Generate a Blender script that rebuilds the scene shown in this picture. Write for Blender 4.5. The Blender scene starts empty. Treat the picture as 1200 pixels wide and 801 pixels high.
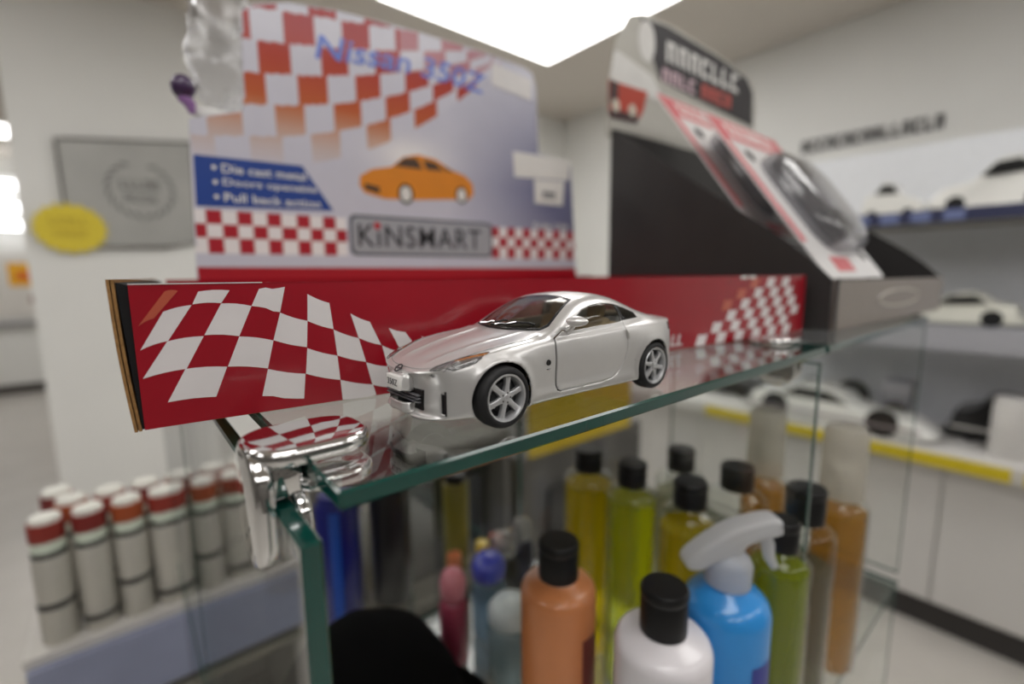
import bpy, bmesh, math, random
import numpy as np
from mathutils import Vector, Matrix, noise

random.seed(7)
S = bpy.context.scene
COL = S.collection
GZ = 1.25                      # height of the glass counter top above the floor (m)
MM = 0.001
def W(x, y, z): return Vector((x * MM, y * MM, z * MM + GZ))   # mm, origin under the toy car's front axle on the glass

# ------------------------------------------------------------------ camera
def rot(yaw, pit, rol):
    cy, sy, cp, sp, cr, sr = math.cos(yaw), math.sin(yaw), math.cos(pit), math.sin(pit), math.cos(rol), math.sin(rol)
    f = Vector((sy * cp, cy * cp, -sp)); r = Vector((cy, -sy, 0)); u = r.cross(f)
    return cr * r + sr * u, -sr * r + cr * u, f
r_, u_, f_ = rot(math.radians(39.7), math.radians(8.0), math.radians(-0.5))
cam = bpy.data.cameras.new('camera'); camo = bpy.data.objects.new('camera', cam); COL.objects.link(camo)
cam.sensor_width = 36; cam.lens = 36 * 550 / 1200
cam.clip_start = 0.005; cam.clip_end = 60
M = Matrix.Identity(4)
for i in range(3):
    M[i][0], M[i][1], M[i][2] = r_[i], u_[i], -f_[i]
M.translation = W(-90, -137.1, 47.35)
camo.matrix_world = M
cam.dof.use_dof = True; cam.dof.focus_distance = 0.161; cam.dof.aperture_fstop = 4.0; cam.dof.aperture_blades = 9
S.camera = camo
# ------------------------------------------------------------------ world, exposure
wd = bpy.data.worlds.new('world'); S.world = wd; wd.use_nodes = True
wd.node_tree.nodes['Background'].inputs[0].default_value = (0.9, 0.93, 1, 1)
wd.node_tree.nodes['Background'].inputs[1].default_value = 0.25
S.view_settings.view_transform = 'Standard'; S.view_settings.look = 'None'
S.view_settings.exposure = 0.0; S.view_settings.gamma = 1
S.cycles.max_bounces = 14; S.cycles.transparent_max_bounces = 24
S.cycles.diffuse_bounces = 5; S.cycles.glossy_bounces = 5; S.cycles.transmission_bounces = 8
S.cycles.sample_clamp_indirect = 6
LAMP = 5.9                     # radiance of the ceiling panels

# ------------------------------------------------------------------ materials
def lin(c):
    return tuple(((v / 255) / 12.92 if v / 255 <= .04045 else ((v / 255 + .055) / 1.055) ** 2.4) for v in c)
MATS = {}
def mat(name, rgb, rough=.5, metal=0., coat=0., noise_amt=.06, scale=60, bump=0., spec=.5, trans=0., ior=1.45, attr=None, flake=False, subsurf=0):
    if name in MATS: return MATS[name]
    m = bpy.data.materials.new(name); m.use_nodes = True; MATS[name] = m
    nt = m.node_tree; N = nt.nodes; L = nt.links; b = N['Principled BSDF']
    col = lin(rgb)
    tc = N.new('ShaderNodeTexCoord'); nz = N.new('ShaderNodeTexNoise'); nz.inputs['Scale'].default_value = scale; nz.inputs['Detail'].default_value = 4
    L.new(tc.outputs['Object'], nz.inputs['Vector'])
    mx = N.new('ShaderNodeMix'); mx.data_type = 'RGBA'; mx.blend_type = 'MULTIPLY'
    rp = N.new('ShaderNodeValToRGB'); rp.color_ramp.elements[0].position = .3; rp.color_ramp.elements[1].position = .7
    k = 1 - noise_amt
    rp.color_ramp.elements[0].color = (k, k, k, 1); rp.color_ramp.elements[1].color = (1, 1, 1, 1)
    L.new(nz.outputs['Fac'], rp.inputs[0]); mx.inputs[0].default_value = 1
    if attr:
        at = N.new('ShaderNodeAttribute'); at.attribute_name = attr; L.new(at.outputs['Color'], mx.inputs[6])
    else: mx.inputs[6].default_value = (*col, 1)
    L.new(rp.outputs[0], mx.inputs[7]); L.new(mx.outputs[2], b.inputs['Base Color'])
    b.inputs['Roughness'].default_value = rough; b.inputs['Metallic'].default_value = metal
    b.inputs['Coat Weight'].default_value = coat; b.inputs['Coat Roughness'].default_value = .08
    b.inputs['Specular IOR Level'].default_value = spec
    b.inputs['Transmission Weight'].default_value = trans; b.inputs['IOR'].default_value = ior
    if subsurf:
        b.inputs['Subsurface Weight'].default_value = subsurf; b.inputs['Subsurface Scale'].default_value = .01
    if bump:
        bp = N.new('ShaderNodeBump'); bp.inputs['Strength'].default_value = bump; bp.inputs['Distance'].default_value = .0004
        L.new(nz.outputs['Fac'], bp.inputs['Height']); L.new(bp.outputs[0], b.inputs['Normal'])
    if flake:
        vo = N.new('ShaderNodeTexVoronoi'); vo.inputs['Scale'].default_value = 2600; L.new(tc.outputs['Object'], vo.inputs['Vector'])
        bp = N.new('ShaderNodeBump'); bp.inputs['Strength'].default_value = .16; bp.inputs['Distance'].default_value = .0002
        L.new(vo.outputs['Color'], bp.inputs['Height']); L.new(bp.outputs[0], b.inputs['Normal'])
    return m
def emit(name, rgb, k):
    m = bpy.data.materials.new(name); m.use_nodes = True; N = m.node_tree.nodes
    N.remove(N['Principled BSDF']); e = N.new('ShaderNodeEmission'); e.inputs[0].default_value = (*rgb, 1); e.inputs[1].default_value = k
    m.node_tree.links.new(e.outputs[0], N['Material Output'].inputs[0]); MATS[name] = m; return m
def clear(name, tint, gloss=1.0, diff=0., diffcol=(255, 255, 255), rough=.02, ior=1.5, spot=None):
    """thin clear sheet: tinted see-through plus fresnel mirror, and some scattering body"""
    if name in MATS: return MATS[name]
    m = bpy.data.materials.new(name); m.use_nodes = True; MATS[name] = m
    N = m.node_tree.nodes; L = m.node_tree.links; N.remove(N['Principled BSDF'])
    t = N.new('ShaderNodeBsdfTransparent'); t.inputs[0].default_value = (*lin(tint), 1)
    base = t
    if diff > 0:
        d = N.new('ShaderNodeBsdfDiffuse'); d.inputs[0].default_value = (*lin(diffcol), 1)
        tl = N.new('ShaderNodeBsdfTranslucent'); tl.inputs[0].default_value = (*lin(diffcol), 1)
        m0 = N.new('ShaderNodeMixShader'); m0.inputs[0].default_value = .5; L.new(d.outputs[0], m0.inputs[1]); L.new(tl.outputs[0], m0.inputs[2])
        m1 = N.new('ShaderNodeMixShader'); m1.inputs[0].default_value = diff
        if spot:
            tc = N.new('ShaderNodeTexCoord'); nz = N.new('ShaderNodeTexNoise'); nz.inputs['Scale'].default_value = spot; nz.inputs['Detail'].default_value = 6
            rp = N.new('ShaderNodeMapRange'); rp.inputs[1].default_value = .5; rp.inputs[2].default_value = .75; rp.inputs[3].default_value = diff * .3; rp.inputs[4].default_value = diff * 2.2
            L.new(tc.outputs['Object'], nz.inputs['Vector']); L.new(nz.outputs['Fac'], rp.inputs[0]); L.new(rp.outputs[0], m1.inputs[0])
        L.new(t.outputs[0], m1.inputs[1]); L.new(m0.outputs[0], m1.inputs[2]); base = m1
    g = N.new('ShaderNodeBsdfGlossy'); g.inputs['Roughness'].default_value = rough
    fr = N.new('ShaderNodeFresnel'); ge = N.new('ShaderNodeNewGeometry')      # same fresnel from either side of the sheet
    mi = N.new('ShaderNodeMapRange'); mi.inputs[3].default_value = ior; mi.inputs[4].default_value = 1 / ior
    L.new(ge.outputs['Backfacing'], mi.inputs[0]); L.new(mi.outputs[0], fr.inputs[0])
    mu = N.new('ShaderNodeMath'); mu.operation = 'MULTIPLY'; mu.inputs[1].default_value = gloss; L.new(fr.outputs[0], mu.inputs[0])
    mx = N.new('ShaderNodeMixShader'); L.new(mu.outputs[0], mx.inputs[0]); L.new(base.outputs[0], mx.inputs[1]); L.new(g.outputs[0], mx.inputs[2])
    L.new(mx.outputs[0], N['Material Output'].inputs[0]); return m

# ------------------------------------------------------------------ mesh builder (units given by caller, scaled on build)
class MB:
    def __init__(s): s.v = []; s.f = []; s.m = []; s.cols = None
    def add(s, vs, fs, mi=0):
        o = len(s.v); s.v += [tuple(p) for p in vs]; s.f += [tuple(i + o for i in f) for f in fs]; s.m += [mi] * len(fs); return s
    def box(s, x0, x1, y0, y1, z0, z1, mi=0, bev=0, seg=2):
        if bev:
            bm = bmesh.new(); bmesh.ops.create_cube(bm, size=1)
            for v in bm.verts: v.co = Vector(((x0 + x1) / 2 + v.co.x * (x1 - x0), (y0 + y1) / 2 + v.co.y * (y1 - y0), (z0 + z1) / 2 + v.co.z * (z1 - z0)))
            bmesh.ops.bevel(bm, geom=bm.edges[:], offset=bev, segments=seg, profile=.5, affect='EDGES')
            s.bm(bm, mi); return s
        v = [(x, y, z) for z in (z0, z1) for y in (y0, y1) for x in (x0, x1)]
        return s.add(v, [(0, 2, 3, 1), (4, 5, 7, 6), (0, 1, 5, 4), (2, 6, 7, 3), (0, 4, 6, 2), (1, 3, 7, 5)], mi)
    def bm(s, bm, mi=0, free=True):
        bm.verts.index_update(); s.add([v.co[:] for v in bm.verts], [[v.index for v in f.verts] for f in bm.faces], mi)
        if free: bm.free()
        return s
    def lathe(s, prof, n=32, c=(0, 0, 0), axis='z', mi=0, cap=True, a0=0):
        vs = []
        for r, h in prof:
            for k in range(n):
                a = 2 * math.pi * k / n + a0; p = (r * math.cos(a), r * math.sin(a), h)
                if axis == 'y': p = (p[0], p[2], p[1])
                if axis == 'x': p = (p[2], p[0], p[1])
                vs.append((p[0] + c[0], p[1] + c[1], p[2] + c[2]))
        fs = [(i * n + k, i * n + (k + 1) % n, (i + 1) * n + (k + 1) % n, (i + 1) * n + k) for i in range(len(prof) - 1) for k in range(n)]
        if cap: fs += [tuple(range(n))[::-1], tuple((len(prof) - 1) * n + k for k in range(n))]
        return s.add(vs, fs, mi)
    def tube(s, pts, r, n=8, mi=0, closed=False):
        pts = [Vector(p) for p in pts]; vs = []; L = len(pts)
        for i, p in enumerate(pts):
            a = pts[(i - 1) % L] if (closed or i > 0) else p; b = pts[(i + 1) % L] if (closed or i < L - 1) else p
            t = (b - a).normalized(); up = Vector((0, 0, 1)) if abs(t.z) < .9 else Vector((1, 0, 0))
            x = t.cross(up).normalized(); y = x.cross(t)
            rr = r[i] if isinstance(r, (list, tuple)) else r
            vs += [p + rr * (math.cos(2 * math.pi * k / n) * x + math.sin(2 * math.pi * k / n) * y) for k in range(n)]
        fs = [(i * n + k, i * n + (k + 1) % n, ((i + 1) % L) * n + (k + 1) % n, ((i + 1) % L) * n + k) for i in range(L if closed else L - 1) for k in range(n)]
        if not closed: fs += [tuple(range(n))[::-1], tuple((L - 1) * n + k for k in range(n))]
        return s.add(vs, fs, mi)
    def prism(s, poly, h0, h1, plane='xz', mi=0):
        def P(a, b, h): return {'xz': (a, h, b), 'xy': (a, b, h), 'yz': (h, a, b)}[plane]
        n = len(poly); vs = [P(a, b, h0) for a, b in poly] + [P(a, b, h1) for a, b in poly]
        fs = [tuple(range(n)), tuple(range(2 * n - 1, n - 1, -1))] + [(k, (k + 1) % n + 0, (k + 1) % n + n, k + n) for k in range(n)]
        return s.add(vs, fs, mi)
    def xf(s, fn): s.v = [tuple(fn(Vector(p))) for p in s.v]; return s
    def build(s, name, mats, parent=None, loc=(0, 0, 0), k=MM, smooth=35, rz=0, sol=0):
        me = bpy.data.meshes.new(name); me.from_pydata([(x * k, y * k, z * k) for x, y, z in s.v], [], s.f)
        mats = mats if isinstance(mats, (list, tuple)) else [mats]
        for m in mats: me.materials.append(m)
        if len(mats) > 1: me.polygons.foreach_set('material_index', s.m)
        bm = bmesh.new(); bm.from_mesh(me); bmesh.ops.recalc_face_normals(bm, faces=bm.faces)
        if smooth:
            lim = math.radians(smooth)
            for f in bm.faces: f.smooth = True
            for e in bm.edges:
                if len(e.link_faces) == 2: e.smooth = e.calc_face_angle(0) < lim
        bm.to_mesh(me); bm.free(); me.update()
        o = bpy.data.objects.new(name, me); COL.objects.link(o); o.location = loc; o.rotation_euler.z = rz
        if parent: o.parent = parent
        if sol:
            md = o.modifiers.new('thick', 'SOLIDIFY'); md.thickness = sol; md.offset = -1
        return o
def tag(o, label, cat, group=None, kind=None):
    o['label'] = label; o['category'] = cat
    if group: o['group'] = group
    if kind: o['kind'] = kind
    return o
def thing(name, loc, label, cat, group=None, rz=0):
    o = bpy.data.objects.new(name, None); COL.objects.link(o); o.location = loc; o.rotation_euler.z = rz; o.empty_display_size = .02
    return tag(o, label, cat, group)
def dup(o, loc, label=None, rz=None, parent=None):
    c = o.copy(); COL.objects.link(c)
    if parent: c.parent = parent
    else: c.location = loc
    if rz is not None: c.rotation_euler.z = rz
    if label: c['label'] = label
    for ch in list(o.children): dup(ch, None, parent=c)
    return c
def text_mb(body, size, bold=0., italic=0., ext=.1, align='CENTER', spacing=1.0):
    cu = bpy.data.curves.new('lettering', 'FONT'); cu.body = body; cu.size = size; cu.offset = bold; cu.shear = italic
    cu.align_x = align; cu.align_y = 'CENTER'; cu.extrude = ext; cu.resolution_u = 3; cu.space_character = spacing
    o = bpy.data.objects.new('lettering', cu); me = bpy.data.meshes.new_from_object(o)
    mb = MB(); mb.add([v.co[:] for v in me.vertices], [list(p.vertices) for p in me.polygons])
    bpy.data.objects.remove(o); bpy.data.meshes.remove(me); bpy.data.curves.remove(cu); return mb
def struct(o): o['kind'] = 'structure'; return o

# ------------------------------------------------------------------ the room shell
m_wall = mat('wall_paint', (238, 238, 235), .85, noise_amt=.03, scale=3)
m_ceil = mat('ceiling_paint', (217, 210, 201), .9, noise_amt=.03, scale=3)
m_floor = mat('floor_vinyl', (190, 186, 180), .35, noise_amt=.1, scale=5)
m_dark_wall = mat('wall_contrast_grey', (116, 112, 108), .7, noise_amt=.5, scale=4)  # out-of-view walls darkened to cut fill light and deepen reflections
m_trim = mat('trim_dark', (88, 84, 80), .5)
def slab(name, x0, x1, y0, y1, z0, z1, m): return struct(MB().box(x0, x1, y0, y1, z0, z1).build(name, m, None, (0, 0, GZ), smooth=0))
FZ, CZ = -1250, 1400
slab('floor', -3200, 3300, -3200, 8000, FZ - 60, FZ, m_floor)
slab('ceiling', -3200, 3300, -3200, 8000, CZ + 10, CZ + 70, m_ceil)
slab('wall_right', 3100, 3200, -3100, 3060, FZ, CZ + 10, m_wall)
slab('wall_back', -400, 3100, 2945, 3060, FZ, CZ + 10, m_wall)
slab('wall_far', -3100, 3200, 7600, 7700, FZ, CZ + 10, m_wall)
slab('wall_left', -3200, -3100, -3100, 7700, FZ, CZ + 10, m_dark_wall)
slab('wall_front', -3200, 3200, -3200, -3100, FZ, CZ + 10, m_dark_wall)
slab('wall_passage', 900, 1000, 3060, 7600, FZ, CZ + 10, m_wall)
slab('baseboard_far', -3100, 900, 7580, 7600, FZ, FZ + 110, m_trim)
slab('baseboard_back', -400, 3100, 2933, 2945, FZ, FZ + 90, m_trim)

# ------------------------------------------------------------------ ceiling lights
m_frame = mat('lamp_frame_white', (225, 225, 222), .5)
m_lamp = emit('lamp_diffuser', (1.0, .975, .945), LAMP)
def ceiling_light(cx, cy, sx, sy, label):
    t = thing('ceiling_light', W(cx, cy, CZ + 8), label, 'ceiling light', 'square ceiling light panels')
    f = MB()
    for (a, b, c, d) in ((-sx, sx, -sy, -sy + 22), (-sx, sx, sy - 22, sy), (-sx, -sx + 22, -sy + 22, sy - 22), (sx - 22, sx, -sy + 22, sy - 22)):
        f.box(a, b, c, d, -12, 0)
    f.build('frame', m_frame, t, smooth=0)
    MB().box(-sx + 22, sx - 22, -sy + 22, sy - 22, -9, -3).build('diffuser', m_lamp, t, smooth=0)
ceiling_light(1590, 1620, 600, 600, 'bright square ceiling light panel above the red display box')
for x, y, lab in ((-450, -550, 'ceiling light panel right above the toy car\'s end of the case'), (1400, -450, 'added ceiling light panel over the aisle before the right wall shelving'), (-1000, 1700, 'added ceiling light panel over the spray can rack and wall sign'),
                  (-2400, 4300, 'added ceiling light panel in the passage beyond the back wall'), (-1900, -1800, 'ceiling light panel by the shop\'s front left corner'), (-2100, 250, 'unseen ceiling light panel by the left wall, level with the toy car'), (-900, -2200, 'unseen ceiling light panel near the front wall, left of its neighbour'), (600, -2200, 'unseen ceiling light panel in the middle before the front wall'), (2200, -2200, 'unseen ceiling light panel in the front right corner by the shelving'), (-1750, 5500, 'added ceiling light panel deep in the passage by its left wall'), (-900, 6300, 'added ceiling light panel before the far wall with the poster')):
    ceiling_light(x, y, 600, 300, lab)  # added panels that light the case, shelving, walls and passage

# ------------------------------------------------------------------ glass cubes with chrome clips
m_glass = clear('sheet_glass', (253, 254, 253), 1.1, diff=.012, diffcol=(235, 238, 232), rough=.012, spot=45)
m_gedge = mat('glass_edge_teal', (11, 70, 62), .12, noise_amt=.25, scale=35, coat=.6)
m_chrome = mat('chrome', (235, 235, 235), .06, metal=1, noise_amt=.02)
case = thing('glass_display_case', W(100, 120, FZ), 'clear glass cube display case with teal edges and chrome clips', 'display case')
def pane(x0, x1, y0, y1, z0, z1):
    """one sheet: clear faces, teal polished edges, small bevel on the rim"""
    mb = MB().box(x0, x1, y0, y1, z0, z1, 0, bev=.7, seg=1)
    dims = (x1 - x0, y1 - y0, z1 - z0); ax = dims.index(min(dims)); lo, hi = ((x0, x1), (y0, y1), (z0, z1))[ax]
    for i, f in enumerate(mb.f):
        c = [sum(mb.v[k][ax] for k in f) / len(f)][0]
        mb.m[i] = 0 if (abs(c - lo) < .05 or abs(c - hi) < .05) else 1
    return mb.build('glass_panel', [m_glass, m_gedge], case, (-.1, -.12, 1.25), smooth=0)
X0, X1, Y0, Y1, PT = -56.6, 259, -36, 269, 5
for cx in (0, 321):
    for lv in (0, -311, -622, -933):
        pane(X0 + cx, X1 + cx, Y0, Y1, lv - PT, lv)
        if lv == 0: zt, zb = -11, -304
        else: zt, zb = lv - 7, lv - 304
        pane(-65 + cx, -60 + cx, Y0 + 2, Y1, zb, zt)
    pane(X0 + cx, X1 + cx, Y0, Y1, -1245, -1240)
for lv in (0, -311, -622, -933):
    pane(582, 587, Y0 + 2, Y1, lv - 304, lv - 11)
# rear row of cubes, only the upper ones
pane(X0, X1, Y1 + 7, 580, -316, -311)
pane(-65, -60, Y1 + 7, 580, -304, -11); pane(X1 + 1, X1 + 6, Y1 + 7, 580, -304, -11)
for lv in (-622, -933):
    pane(X0, X1, Y1 + 7, 580, lv - 5, lv)
    pane(-65, -60, Y1 + 7, 580, lv + 7, lv + 304); pane(X1 + 1, X1 + 6, Y1 + 7, 580, lv + 7, lv + 304)
def rounded(w, h, r, n=6):
    pts = []
    for cx, cy, a0 in ((w - r, h - r, 0), (r, h - r, 90), (r, r, 180), (w - r, r, 270)):
        for k in range(n + 1):
            a = math.radians(a0 + 90 * k / n); pts.append((cx + r * math.cos(a), cy + r * math.sin(a)))
    return pts
def bevel_prism(poly, h0, h1, bev, plane):
    mb = MB().prism(poly, h0, h1, plane); bm = bmesh.new()
    vs = [bm.verts.new(p) for p in mb.v]
    for f in mb.f: bm.faces.new([vs[i] for i in f])
    bmesh.ops.recalc_face_normals(bm, faces=bm.faces)
    ed = [e for e in bm.edges if any(len(f.verts) > 8 for f in e.link_faces)]
    bmesh.ops.bevel(bm, geom=ed, offset=bev, segments=3, profile=.5, affect='EDGES'); return MB().bm(bm)
def clip(px, py, flip=False):
    """chrome connector over the corner joint of a top sheet and a side sheet"""
    s = -1 if flip else 1
    mb = MB()
    top = bevel_prism([(-70 + a, -16 + b) for a, b in rounded(32.5, 27, 10.5)], .05, 4.8, 1.6, 'xy')
    mb.add(top.v, top.f)
    side = bevel_prism([(-16 + a, -28 + b) for a, b in rounded(26, 32.5, 10)], -70, -65.1, 1.8, 'yz'); mb.add(side.v, side.f)
    un = bevel_prism([(-59 + a, -15 + b) for a, b in rounded(22, 25, 9)], -9.2, -5.1, 1.3, 'xy'); mb.add(un.v, un.f)
    inn = bevel_prism([(-15 + a, -30 + b) for a, b in rounded(25, 22, 9)], -59.9, -56.2, 1.2, 'yz'); mb.add(inn.v, inn.f)
    mb.box(-64.9, -57, -10, 8, -9.8, .8, bev=1.0)
    scr = MB().lathe([(0.5, 0), (4.2, 0), (4.2, 1), (3.4, 1.6), (.5, 1.6)], 20, (-71.6, -2, -18), 'x'); 
    mb.xf(lambda p: (px + s * (p.x + 61), p.y + py, p.z))
    return mb.build('chrome_clip', m_chrome, case, (-.1, -.12, 1.25), smooth=40)
clip(-61, 0); clip(261, -4, True)

# ------------------------------------------------------------------ toy car (car units: metres of the real car, scaled 1/34)
K = 1 / 33.3
car = thing('toy_car', W(-1.0, -.7, .06), 'silver die-cast toy sports coupe standing on the glass shelf', 'toy car')
m_silver = mat('car_silver_paint', (217, 216, 215), .32, metal=.62, coat=.55, noise_amt=.02, scale=200, flake=True)
m_black = mat('black_plastic', (16, 16, 17), .45)
m_rubber = mat('tyre_rubber', (26, 26, 28), .62, noise_amt=.15, scale=300)
m_alloy = mat('alloy_silver', (205, 206, 208), .3, metal=.6, coat=.3)
m_tan = mat('tan_plastic', (206, 172, 112), .5)
m_cglass = clear('car_window_plastic', (226, 226, 220), 1.25, rough=.015)
m_amber = mat('amber_lens', (222, 140, 62), .15, coat=.6)
m_white = mat('white_print', (232, 231, 228), .45)
m_chromep = mat('bright_chrome', (215, 215, 218), .12, metal=.9)

def cr(P, n):
    """Catmull-Rom through rows P (k, d) -> n samples, chord parameter"""
    P = np.array(P, float); d = np.linalg.norm(np.diff(P[:, :2], axis=0), axis=1) ** .5 + 1e-6
    t = np.concatenate([[0], np.cumsum(d)]); q = np.linspace(0, t[-1], n)
    m = np.zeros_like(P)
    for i in range(len(P)):
        a, b = max(i - 1, 0), min(i + 1, len(P) - 1); m[i] = (P[b] - P[a]) / (t[b] - t[a])
    out = []
    for x in q:
        i = min(np.searchsorted(t, x, side='right') - 1, len(P) - 2); h = t[i + 1] - t[i]; u = (x - t[i]) / h
        out.append((2 * u**3 - 3 * u**2 + 1) * P[i] + (u**3 - 2 * u**2 + u) * h * m[i] + (-2 * u**3 + 3 * u**2) * P[i + 1] + (u**3 - u**2) * h * m[i + 1])
    return np.array(out)
def pch(xs, ys):
    xs, ys = np.array(xs, float), np.array(ys, float); d = np.diff(ys) / np.diff(xs); m = np.zeros(len(xs)); m[0], m[-1] = d[0], d[-1]
    for i in range(1, len(xs) - 1):
        m[i] = 0 if d[i - 1] * d[i] <= 0 else 2 * d[i - 1] * d[i] / (d[i - 1] + d[i])
    def f(x):
        x = min(max(x, xs[0]), xs[-1]); i = min(max(np.searchsorted(xs, x) - 1, 0), len(xs) - 2); h = xs[i + 1] - xs[i]; u = (x - xs[i]) / h
        return (2 * u**3 - 3 * u**2 + 1) * ys[i] + (u**3 - 2 * u**2 + u) * h * m[i] + (-2 * u**3 + 3 * u**2) * ys[i + 1] + (u**3 - u**2) * h * m[i + 1]
    return f
#      x     y    zc    o_up  z_up  o_mid z_mid o_low z_low o_bot z_bot
ST = [(-.755, .00, .600, .035, .560, .060, .470, .050, .270, .000, .150),
      (-.750, .20, .602, .035, .560, .060, .470, .050, .270, .000, .150),
      (-.715, .40, .615, .035, .570, .060, .475, .050, .270, .000, .150),
      (-.620, .575, .650, .035, .595, .060, .490, .055, .280, .010, .150),
      (-.440, .690, .712, .040, .650, .070, .520, .065, .290, .025, .155),
      (-.200, .745, .775, .045, .715, .080, .600, .080, .330, .050, .160),
      (.05, .765, .822, .048, .760, .085, .640, .085, .360, .055, .165),
      (.30, .770, .848, .045, .785, .080, .650, .075, .380, .050, .165),
      (.60, .772, .868, .038, .805, .065, .640, .055, .370, .030, .165),
      (1.0, .775, .882, .033, .820, .058, .640, .040, .360, .020, .165),
      (1.5, .778, .900, .034, .838, .060, .645, .040, .360, .020, .165),
      (1.95, .782, .922, .038, .860, .068, .660, .050, .370, .030, .165),
      (2.3, .790, .942, .046, .880, .085, .690, .075, .400, .050, .175),
      (2.65, .790, .952, .052, .890, .098, .720, .095, .430, .070, .190),
      (2.95, .765, .948, .050, .885, .095, .710, .090, .430, .065, .200),
      (3.2, .700, .940, .045, .880, .085, .690, .080, .430, .050, .210),
      (3.36, .560, .938, .030, .880, .070, .680, .065, .430, .030, .215),
      (3.43, .33, .940, .025, .885, .060, .680, .055, .430, .020, .215),
      (3.45, .00, .940, .025, .885, .060, .680, .055, .430, .020, .215)]
NT, NSD, NTP = 190, 22, 40
st = cr([(s[0], s[1] * 1.0) + s[2:] for s in ST], NT)
f_c = pch([-.76, -.65, -.45, -.2, .1, .4, .60, .74, .9, 1.1, 1.3, 1.5, 1.75, 2.0, 2.3, 2.6, 2.9, 3.15, 3.3, 3.46],
          [.60, .652, .725, .790, .852, .900, .945, 1.025, 1.115, 1.215, 1.295, 1.340, 1.360, 1.342, 1.27, 1.165, 1.06, .985, .965, .955])
f_r = pch([-.76, -.65, -.45, -.2, .1, .4, .64, .78, .92, 1.1, 1.3, 1.5, 1.75, 2.0, 2.3, 2.6, 2.9, 3.15, 3.3, 3.46],
          [.60, .645, .718, .780, .838, .885, .915, .955, 1.035, 1.135, 1.222, 1.275, 1.292, 1.268, 1.19, 1.095, 1.01, .958, .948, .945])
f_f = pch([-.76, .4, .65, .85, 1.1, 1.4, 1.7, 2.1, 2.5, 2.9, 3.2, 3.5], [.66, .70, .82, .865, .815, .755, .735, .72, .68, .62, .6, .6])
def smoothstep(a, b, x):
    t = min(max((x - a) / (b - a), 0), 1); return t * t * (3 - 2 * t)
def body_grid():
    tang = np.gradient(st[:, :2], axis=0); nn = np.stack([-tang[:, 1], tang[:, 0]], 1); nn /= np.linalg.norm(nn, axis=1)[:, None]
    nn = -nn if nn[NT // 2, 1] > 0 else nn                                # outward on the -y side
    rows = []
    for i in range(NT):
        x, y, zc, ou, zu, om, zm, ol, zl, ob, zb = st[i]
        n = np.array([nn[i, 0], -abs(nn[i, 1])]) if 3 < i < NT - 4 else np.array([-1. if i <= 3 else 1., 0])
        if i <= 14: k = i / 14; n = (1 - k) * np.array([-1., 0]) + k * n; n /= np.linalg.norm(n)
        y = max(y, 0)
        sd = cr([(ob, zb), (ol * 1.0, zb + .035), (ol, zl), (om, zm), (ou, zu), (0, zc)], NSD)
        ring = []
        for o, z in sd:
            px, py = x + n[0] * o, -y + n[1] * o
            ring.append([px, min(py, 0), z])
        yr = y * f_f(x); zr, zk = max(f_r(x), zc - .002), max(f_c(x), zc)
        if x < .62 : zr = zc + (zk - zc) * .72
        gh = smoothstep(.6, .95, x) * (1 - smoothstep(2.5, 3.2, x))         # inside the greenhouse
        b = .012 + .02 * gh
        m1 = (y + (yr - y) * .5 + b, zc + (zr - zc) * .5 + b * .6)
        tp = cr([(y, zc), m1, (yr, zr), (yr * .55, zr + (zk - zr) * .74), (0, zk)], NTP)
        tp = tp if y > 1e-4 else np.array([(0, zc)] * NTP)
        for k in range(1, NTP):
            yy, zz = max(tp[k][0], 0), tp[k][1]
            if -.62 < x < .62:                                              # the two raised lines on the bonnet
                w = smoothstep(-.62, -.45, x) * (1 - smoothstep(.5, .62, x)); yl = .27 + .12 * (x + .6)
                zz += .012 * w * math.exp(-((yy - yl) / .028) ** 2) - .010 * w * math.exp(-((yy - yl + .12) / .09) ** 2)
            ring.append([x, -yy, zz])
        rows.append(ring)
    g = np.array(rows)
    for (ax, az) in ((0, .33), (2.65, .33)):                                # wheel arch lips
        rr = np.hypot(g[..., 0] - ax, g[..., 2] - az); w = np.clip(1 - np.abs(rr - .385) / .055, 0, 1); w = w * w * (3 - 2 * w)
        sel = np.zeros_like(w); sel[:, :NSD] = 1
        g[..., 1] -= .016 * w * sel * (np.abs(g[..., 1]) > .5)
    # rocker crease
    wd_ = np.exp(-((g[..., 2] - .27) / .03) ** 2) * ((g[..., 0] > .42) & (g[..., 0] < 2.22)); g[:, :NSD, 1] -= .012 * wd_[:, :NSD]
    return g
G = body_grid(); NR = G.shape[1]
bmb = bmesh.new()
vl = [[bmb.verts.new(G[i, j]) for j in range(NR)] for i in range(NT)]
vr = [[bmb.verts.new((G[i, j, 0], -G[i, j, 1], G[i, j, 2])) for j in range(NR)] for i in range(NT)]
for i in range(NT - 1):
    for j in range(NR - 1):
        for V_, fl in ((vl, 0), (vr, 1)):
            q = [V_[i][j], V_[i + 1][j], V_[i + 1][j + 1], V_[i][j + 1]]
            try: bmb.faces.new(q if fl else q[::-1])
            except ValueError: pass
bmesh.ops.remove_doubles(bmb, verts=bmb.verts, dist=2e-4)
bmesh.ops.recalc_face_normals(bmb, faces=bmb.faces)
def inside(poly, a, b):
    c = False; n = len(poly); j = n - 1
    for i in range(n):
        if (poly[i][1] > b) != (poly[j][1] > b) and a < (poly[j][0] - poly[i][0]) * (b - poly[i][1]) / (poly[j][1] - poly[i][1]) + poly[i][0]: c = not c
        j = i
    return c
AX = {'xz': (0, 2), 'xy': (0, 1), 'yz': (1, 2)}
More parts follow.
